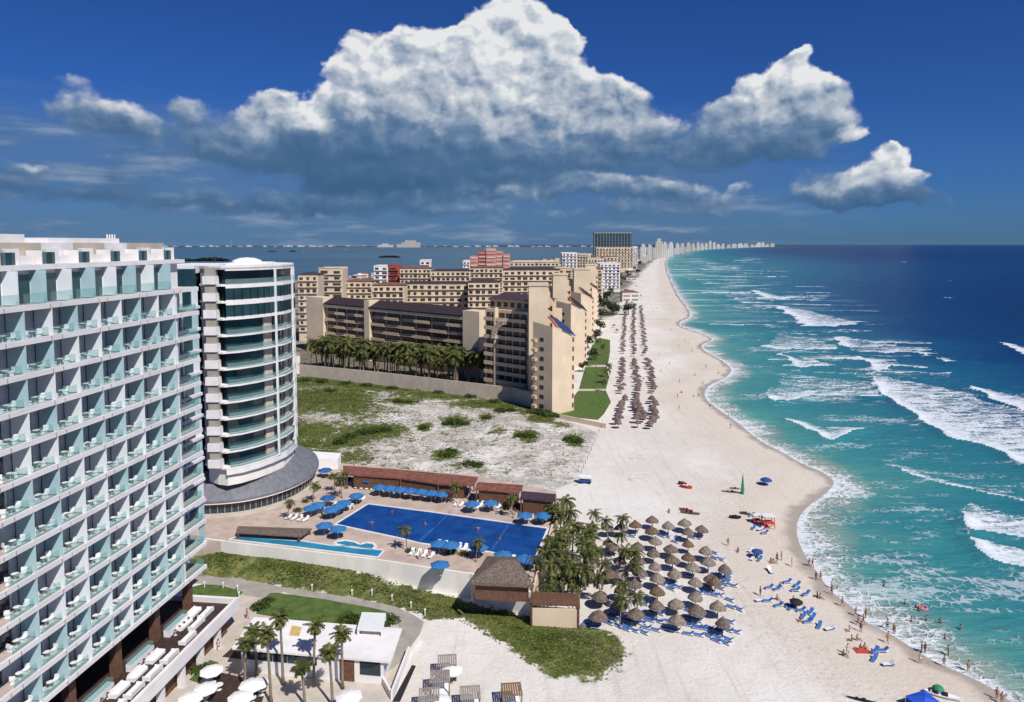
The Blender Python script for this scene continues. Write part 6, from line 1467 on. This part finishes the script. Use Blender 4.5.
PEOPLE = [('walk',218,262,'black',1,0,'left of two people in dark swimwear at the edge of the foam'),('walk',229,262,'black',0,1,'right of two people in dark swimwear at the edge of the foam'),
('stand',240,305,'black',1,1,'left of the pair in black just below the foam edge pair'),('stand',255,305,'red',0,0,'right of the pair below the foam edge pair, red shorts'),('stand',292,330,'white',1,2,'pale figure in white ankle deep in the wash'),
('stand',290,350,'navy',0,1,'lone bather in navy shorts at the tip of the wet sand'),('walk',323,388,'navy',1,0,'walker on the upper wet sand band in navy'),('walk',366,418,'grey',1,0,'walker in grey crossing the middle wet sand'),
('stand',397,422,'black',1,1,'figure in black standing in the shallow foam'),('walk',374,448,'red',1,0,'walker in red among four at the waterline bend'),('walk',390,445,'pink',0,0,'walker in pink shorts among four at the waterline bend'),('stand',382,470,'navy',1,1,'lowest of four walkers at the waterline bend'),
('stand',466,458,'black',0,0,'bather in black at the foam edge, upper one of two'),('stand',487,472,'navy',0,0,'bather in navy at the foam edge, lower one of two'),('walk',467,505,'orange',1,0,'walker in orange on the dry edge of wet sand'),
('stand',575,532,'navy',1,0,'left of a close couple in navy on the wet sand'),('stand',585,532,'navy',1,1,'right of a close couple in navy on the wet sand'),('stand',570,568,'white',0,2,'pale person in white on dry sand below the navy couple'),
('walk',645,575,'navy',1,0,'walker in navy on the lower wet sand'),('stand',659,540,'red',0,0,'bather in red shorts in the foam right of the couple'),('stand',722,590,'teal',0,0,'bather in teal shorts standing in the lower wash'),
('walk',812,680,'red',1,0,'upper walker in red at the bottom right waterline'),('walk',828,695,'pink',1,0,'lower walker in pink at the bottom right waterline'),
('stand',64,362,'black',1,1,'person in black standing by a thin pole on the beach'),('sit',127,335,'black',1,1,'person in black sitting above the blue lounger row'),('sit',118,375,'red',1,0,'person in red sitting on the sand by the lower left loungers'),('sit',170,378,'orange',1,0,'person in orange sitting above the diagonal lounger row'),
('sit',243,360,'black',0,1,'left of two sitting near the waterline in black'),('sit',254,366,'navy',1,0,'right of two sitting near the waterline in navy'),('stand',164,265,'yellow',1,2,'person in yellow standing right of the brown seated group'),
('sit',98,255,'orange',1,0,'leftmost of the seated group beside the dark blue loungers'),('sit',108,258,'red',0,0,'second from left of the seated group beside dark blue loungers'),('stand',117,250,'grey',1,1,'tall standing figure in the middle of the seated group'),('stand',131,246,'orange',1,0,'standing figure at the right of the seated group'),
('sit',190,442,'navy',1,0,'person in navy sitting left of the lowest blue loungers'),('sit',345,470,'white',1,2,'person in white sitting above the red mat group'),('sit',352,503,'orange',0,0,'left person of the red mat group'),('sit',372,500,'teal',1,0,'middle person in teal of the red mat group'),('sit',380,532,'red',1,0,'person in red sitting at the large red mat'),('sit',395,528,'pink',0,0,'person in pink at the right end of the red mat'),('stand',340,548,'white',1,2,'person in white standing left of the red mat'),('sit',328,552,'black',1,1,'person in black at the far left of the red mat group')]
for kd, x, y, cl, tp_, sk, lb in PEOPLE:
    px, py = c2(x, y); person(kd, px, py+1.5, lb, cl, bool(tp_), sk, rb.uniform(-1.5,1.5), grp='people on the beach')
for x, y, lb in [(455,326,'uppermost swimmer, alone in the turquoise water'),(522,384,'swimmer left above the floating couple'),(542,438,'swimmer below left of the floating couple'),(590,435,'swimmer just right of the floating couple'),(633,443,'swimmer second right of the floating couple'),(697,463,'rightmost swimmer of the line'),(648,492,'swimmer at the edge of the broken foam'),(565,405,'left bather of the floating couple'),(574,400,'right bather of the floating couple')]:
    px, py = c2(x, y); person('swim', px, py, lb, 'navy', False, rb.randrange(3), rb.uniform(-1.5,1.5), zb=WL, grp='swimmers in the sea')
px, py = c2(570, 400); x, y = G(px, py, WL)
def torus(R0, r0, mt, nm, lb, cat, loc):
    mb = MB(); V = []; fs = []; n1_, n2_ = 18, 8
    for i in range(n1_):
        a = 2*math.pi*i/n1_
        for j in range(n2_):
            b_ = 2*math.pi*j/n2_; V.append(((R0+r0*math.cos(b_))*math.cos(a), (R0+r0*math.cos(b_))*math.sin(a), r0*math.sin(b_)))
    for i in range(n1_):
        for j in range(n2_): fs.append((i*n2_+j, ((i+1) % n1_)*n2_+j, ((i+1) % n1_)*n2_+(j+1) % n2_, i*n2_+(j+1) % n2_))
    mb.add(V, fs); o = mb.build(nm, mt, smooth=True); o.location = loc; return tag(o, lb, cat)
torus(.75, .2, CLO['pink'], 'swim_ring', 'pink brown swim ring between the floating couple', 'swim ring', (x, y-.5, WL+.1))
for kd, px, py, lb, cl in [('stand',669.5,365,'lone dark figure on the wide beach beside the palapa files','black'),('stand',679,410,'person by small dark things on the beach right of the palapas','navy'),('walk',716,393,'distant walker on the curved spit of wet sand, left','grey'),('walk',720,390,'distant walker on the curved spit of wet sand, right','red'),('walk',706,368,'distant walker near the inner curve of the bay','black'),('stand',653,311,'distant figure beside the far surf, left','black'),('stand',657,309,'distant figure beside the far surf, middle','navy'),('stand',662,308,'distant figure beside the far surf, right','grey'),('walk',661,372,'distant walker right of the palapa file','white'),
 ('walk',218.5,650,'person in white walking on the paving beside the terrace wall','white'),('walk',247,619,'person in dark red on the path left of the white roof','red'),('walk',728,546,'walker between the palapas and the seated group','grey'),('sit',738,552,'dark seated figure left of the blue loungers','black'),('sit',669,512.5,'dark figure sitting left of the pink towels','black')]:
    person(kd, px, py, lb, cl, True, 0, rb.uniform(-2,2), grp='people around the beach')
for i, (px, py) in enumerate([(372,524),(392,513),(425,525),(478,530),(500,540)]):
    person('swim', px, py, 'bather in the dark blue pool, %s listed from the left' % ordn(sorted([372,392,425,478,500]).index(px)+1), 'red', False, i % 3, i, zb=3.95, z=4.0, grp='bathers in the pool')
# ---- single things on the beach
def gp(px, py, z=0.0): x, y = G(px, py, z); return Vector((x, y, 0))
# red frame stand with canopy (lifeguard post)
def stand(name, loc, lb, s_=1.0):
    e = empty(name, loc); tag(e, lb, 'lifeguard stand'); e.scale = (s_,)*3
    for a in (-1,1):
        for b_ in (-.8,.8): MB().bar((a*1.15,b_*1.1,0),(a*.95,b_*.9,2.5),.14,.14).build('leg', W['red'], e)
    MB().box(-1.1,1.1,-.95,.95,1.0,1.12).build('platform', W['red'], e); MB().box(-1.25,1.25,-1.1,1.1,2.5,2.58).build('roof', W['wframe'], e)
    MB().box(-.5,.5,-.3,.3,1.13,1.5).build('seat', W['red'], e); MB().bar((-1.1,-1.05,.1),(1.1,-1.05,1.0),.1,.1).build('brace', W['red'], e)
    MB().box(-1.1,1.1,.92,.98,1.6,1.75).build('rail', W['red'], e)
    return e
stand('lifeguard_stand', gp(768,527), 'red framed beach stand with white roof near the waterline')
stand('lifeguard_stand', gp(757,523), 'lower red stand with a mat left of the waterline one', .7)
tnt = umbrella('beach_parasol', 1.5, 2.0, W['blue3'], 8, .7); tnt.location = gp(766,485); tag(tnt, 'dark blue beach parasol alone near the curve of the bay', 'parasol')
for px, py, cm, lb in [(757,558,'blue3','dark blue parasol over the heap of loungers'),(796,609,'black','black parasol at the head of the diagonal lounger row')]:
    u = umbrella('beach_parasol', 1.1, 1.8, W[cm], 8, .5); u.location = gp(px, py); tag(u, lb, 'parasol')
sl = empty('furled_sail', gp(742.5,494)); tag(sl, 'tall green furled sail standing on the beach above the red stand', 'sail')
mb = MB(); mb.lathe([(.42,0),(.45,.6),(.28,2.8),(.06,4.9),(0,5.0)], 8); mb.build('cloth', W['green'], sl); MB().tube([(0,0,0),(0,0,5.3)], .05, 6).build('mast', W['wframe'], sl)
def boat(nm, loc, L_, wd, mt, lb, rz, cat, h=.5, seat=None):
    e = empty(nm, loc, rz, lb, cat); V = []; fs = []; N = 10
    for i in range(N+1):
        t = i/N*2-1; w_ = wd/2*(1-abs(t)**2.4); zz = .10+.25*abs(t)**3
        V += [(-w_, t*L_/2, h+zz*.5), (-w_*.6, t*L_/2*.96, .02+zz*.4), (w_*.6, t*L_/2*.96, .02+zz*.4), (w_, t*L_/2, h+zz*.5), (0, t*L_/2, h+zz*.5-.1*(abs(t) < .9))]
    for i in range(N):
        a = i*5; b_ = a+5
        for q, r_ in ((0,1),(1,2),(2,3),(3,4),(4,0)): fs.append((a+q, a+r_, b_+r_, b_+q))
    mb = MB(); mb.add(V, fs); mb.build('hull', mt, e)
    MB().box(-wd*.3,wd*.3,-L_*.12,L_*.0,h+.08,h+.28).build('seat', seat or W['black'], e); MB().box(-wd*.3,wd*.3,L_*.12,L_*.2,h+.08,h+.22).build('seat', seat or W['black'], e)
    return e
boat('kayak', gp(943,697), 4.6, 1.1, W['whitecl'], 'white kayak with black trim on the sand at the bottom right', R(62), 'kayak', .32)
boat('kayak', gp(933,693.5), 2.4, .8, W['blue3'], 'short blue kayak behind the white kayak at the bottom right', R(68), 'kayak', .3)
MB().lathe([(0,.9),(.5,.8),(.75,.5),(.6,.1),(0,0)], 9).build('gear_bag', W['green']); tag(bpy.data.objects['gear_bag'], 'round green gear bag behind the white kayak', 'bag'); bpy.data.objects['gear_bag'].location = gp(938,692)
tn = empty('beach_tent', gp(924,709), R(20), 'bright blue open beach tent at the bottom edge', 'tent')
mb = MB(); mb.add([(-1.9,-1.4,.9),(1.9,-1.4,.9),(1.7,1.4,1.3),(-1.7,1.4,1.3),(0,-.1,1.75)], [(0,1,4),(1,2,4),(2,3,4),(3,0,4)]); mb.build('canopy', mat('tent_blue', (.02,.08,.50), .6, .1, 1.), tn)
for a, b_, h in ((-1.85,-1.35,.9),(1.85,-1.35,.9),(1.65,1.35,1.3),(-1.65,1.35,1.3)): MB().bar((a,b_,0),(a,b_,h),.06,.06).build('pole', W['wframe'], tn)
boat('jet_ski', gp(686,488), 3.2, 1.2, W['red'], 'red and white jet ski trailer rig on the beach above the palapas', R(55), 'jet ski', .6, W['whitecl'])
boat('jet_ski', gp(682.5,485), 2.6, 1.1, W['black'], 'black jet ski beside the red and white one', R(40), 'jet ski', .6, W['reclad'])
boat('catamaran_hull', gp(690,514), 4.4, .8, W['pole'], 'brownish small boat hull lying above the top palapas', R(70), 'boat', .4)
boat('catamaran_hull', gp(686,511), 3.2, .7, W['reclad'], 'dark red small boat hull behind the brownish one', R(60), 'boat', .4)
boat('rowing_boat', gp(735,518.5), 2.6, 1.1, W['black'], 'small black boat left of the red stands', R(80), 'boat', .5)
boat('rowing_boat', gp(745,514.5), 2.4, .8, W['pole'], 'small brown boat above the red stands', R(60), 'boat', .4)
boat('paddle_board', gp(731,492.5), 4.6, .7, W['pole'], 'long grey brown board left of the green sail', R(72), 'board', .2)
boat('paddle_board', gp(735,489), 2.6, .6, W['trunk'], 'short brown board just behind the long one', R(76), 'board', .2)
boat('paddle_board', gp(862,701), 3.8, .5, W['black'], 'thin dark board on the sand at the bottom edge', R(68), 'board', .15)
mb = MB(); mb.box(-1.0,1.0,-.7,.7,.01,.10); o = mb.build('beach_mat', W['red']); o.location = gp(857,654) if 0 else gp(*c2(384,540)); tag(o, 'large red mat under the group near the lower waterline', 'mat')
# service cart on the sand by the palm grove
ct = empty('beach_cart', gp(585,483), R(-8), 'blue and white service cart parked on the sand above the palm grove', 'cart')
MB().box(-1.6,1.6,-.7,.7,.35,.8).build('body', W['blue3'], ct); MB().box(-1.7,1.7,-.8,.8,1.75,1.85).build('roof', W['whitecl'], ct)
for a in (-1.5,1.5):
    for b_ in (-.65,.65): MB().box(a-.04,a+.04,b_-.04,b_+.04,.81,1.74).build('post', W['wframe'], ct)
for a in (-1.0,1.0):
    for b_ in (-.78,.62): MB().box(a-.3,a+.3,b_,b_+.16,0,.6).build('wheel', W['black'], ct)
# goal frames on the open sand
def goal(loc, lb, rz=0):
    e = empty('beach_goal', loc, rz, lb, 'goal')
    for a in (-1.8,1.8): MB().bar((a,0,0),(a,0,2.2),.10,.10).build('post', W['wframe'], e)
    MB().bar((-1.8,0,2.2),(1.8,0,2.2),.10,.10).build('crossbar', W['wframe'], e); MB().bar((-1.8,1.0,.05),(1.8,1.0,.05),.08,.08).build('base_bar', W['wframe'], e); return e
goal(gp(640,460), 'upper white goal frame on the open sand below the palapa files'); goal(gp(640,481), 'lower white goal frame on the open sand')
# rope posts along the lot edge
for i in range(14):
    t = i/13; px, py = 601-25*t, 428+58*t; o = MB().tube([(0,0,-.1),(0,0,1.1)], .07, 6).build('rope_post', W['pole']); o.location = gp(px, py); tag(o, 'wooden rope post between dune lot and beach, %s from the resort wall' % ordn(i+1), 'post', 'rope posts beside the dune lot')
# low path lights by the walkway
lt0 = None
for i, (px, py) in enumerate([(204.5,584.5),(223,585),(237.5,588),(239,594.5),(312,587),(352,592.5),(372,593.5),(392,598.5),(411,605),(425,612)]):
    if lt0 is None:
        lt0 = empty('path_bollard', (0,0,0)); MB().tube([(0,0,0),(0,0,.8)], .09, 6).build('post', W['wframe'], lt0); MB().lathe([(.16,.8),(.16,1.0),(0,1.08)], 8).build('cap', W['whitecl'], lt0); o = lt0
    else: o = copy_tree(lt0)
    x, y = G(px, py+3); o.location = (x, y, max(0.02, gz1(x, y))); tag(o, 'white path bollard beside the curved walkway, %s from the left' % ordn(i+1), 'bollard', 'white bollards by the walkway')
# posts on the plaza by the roofed building, tables under the parasols
tb2 = None
for i, (px, py) in enumerate([(212,688),(219,690),(205,703),(252,703),(240,700),(262,695),(246,690),(452,679)]):
    o = copy_tree(tb); x, y = G(px, py); o.location = (x, y, .05); o.scale = (1.6,1.6,1.0); tag(o, 'white cafe table on the plaza by the parasols, %s listed clockwise' % ordn(i+1) if 0 else 'white cafe table under the plaza parasols, %s from the left' % ordn(sorted([212,219,205,252,240,262,246,452]).index(px)+1), 'table', 'cafe tables on the plaza')
# boats on the lagoon
for i, (px, py, lb) in enumerate([(303,252,'left of two specks'),(345,250,'right of two specks')]):
    boat('lagoon_boat', Vector((*G(px, py, WL), WL)), 22, 8, W['whitecl'], 'tiny white boat on the lagoon, ' + lb, R(85), 'boat', 3)

for kd, px, py, lb, cl in [('walk',300,520,'walker on the deck below the podium palm','white'),('stand',340,497,'person standing by the left parasols','navy'),('sit',352,509,'person sitting at the left pool edge','red'),('walk',427,492,'walker in front of the long parasol row','orange'),('stand',465,505,'person standing behind the pool, middle','white'),('walk',420,560,'walker near the white wall','red'),('stand',430,558,'person standing near the white wall','pink'),('sit',445,553,'person sitting beside the near pool edge','orange'),('walk',322,519,'walker between lower parasols and podium','grey'),('stand',515,515,'person at the far right pool corner','navy'),('stand',354,468,'person at the left end of the red restaurant','red'),('sit',344,476,'person sitting left of the red restaurant','pink')]:
    person(kd, px, py, lb + ' on the pool deck' if 'deck' not in lb else lb, cl, True, rb.randrange(3), rb.uniform(-2,2), zb=4.0, z=4.0, grp='people on the pool deck')

wk = []
for i in range(44):
    Y = 215*math.exp(rb.random()*1.5); k_ = int(np.argmin(np.abs(SHORE[:,1]-Y) + 1e3*(SHORE[:,1] < 200))); x = SHORE[k_][0] - rb.choice([1.5, 3, 5, 9, 18, 30])*rb.uniform(.6,1.3); wk.append((Y, x))
wk.sort()
for i, (Y, x) in enumerate(wk):
    px = 512 + 700*x/(Y*math.cos(PITCH)+60*math.sin(PITCH)); py = CY + F*((60*math.cos(PITCH) - Y*math.sin(PITCH))/(Y*math.cos(PITCH)+60*math.sin(PITCH)))
    person(rb.choice(['walk','stand','walk','sit']), px, py, 'distant beachgoer up the beach beyond the bay, %s nearest' % ordn(i+1), rb.choice(list(CLO)), rb.random() < .5, rb.randrange(3), rb.uniform(-3,3), grp='distant beachgoers')

# ---- air: one closed box of thin haze round everything
hz = MB().box(-45000, 75000, -200, 62000, -3.0, 215.0).build('haze', W['white']); hz.data.materials.clear()
m, n, out = newmat('haze_air'); v = n('ShaderNodeVolumePrincipled', {'Color': (.45,.72,1,1), 'Density': 2.5e-6, 'Anisotropy': .2}); n.l.new(v.outputs[0], out.inputs['Volume'])
hz.data.materials.append(m); tag(hz, kind='stuff'); sc.cycles.volume_bounces = 0
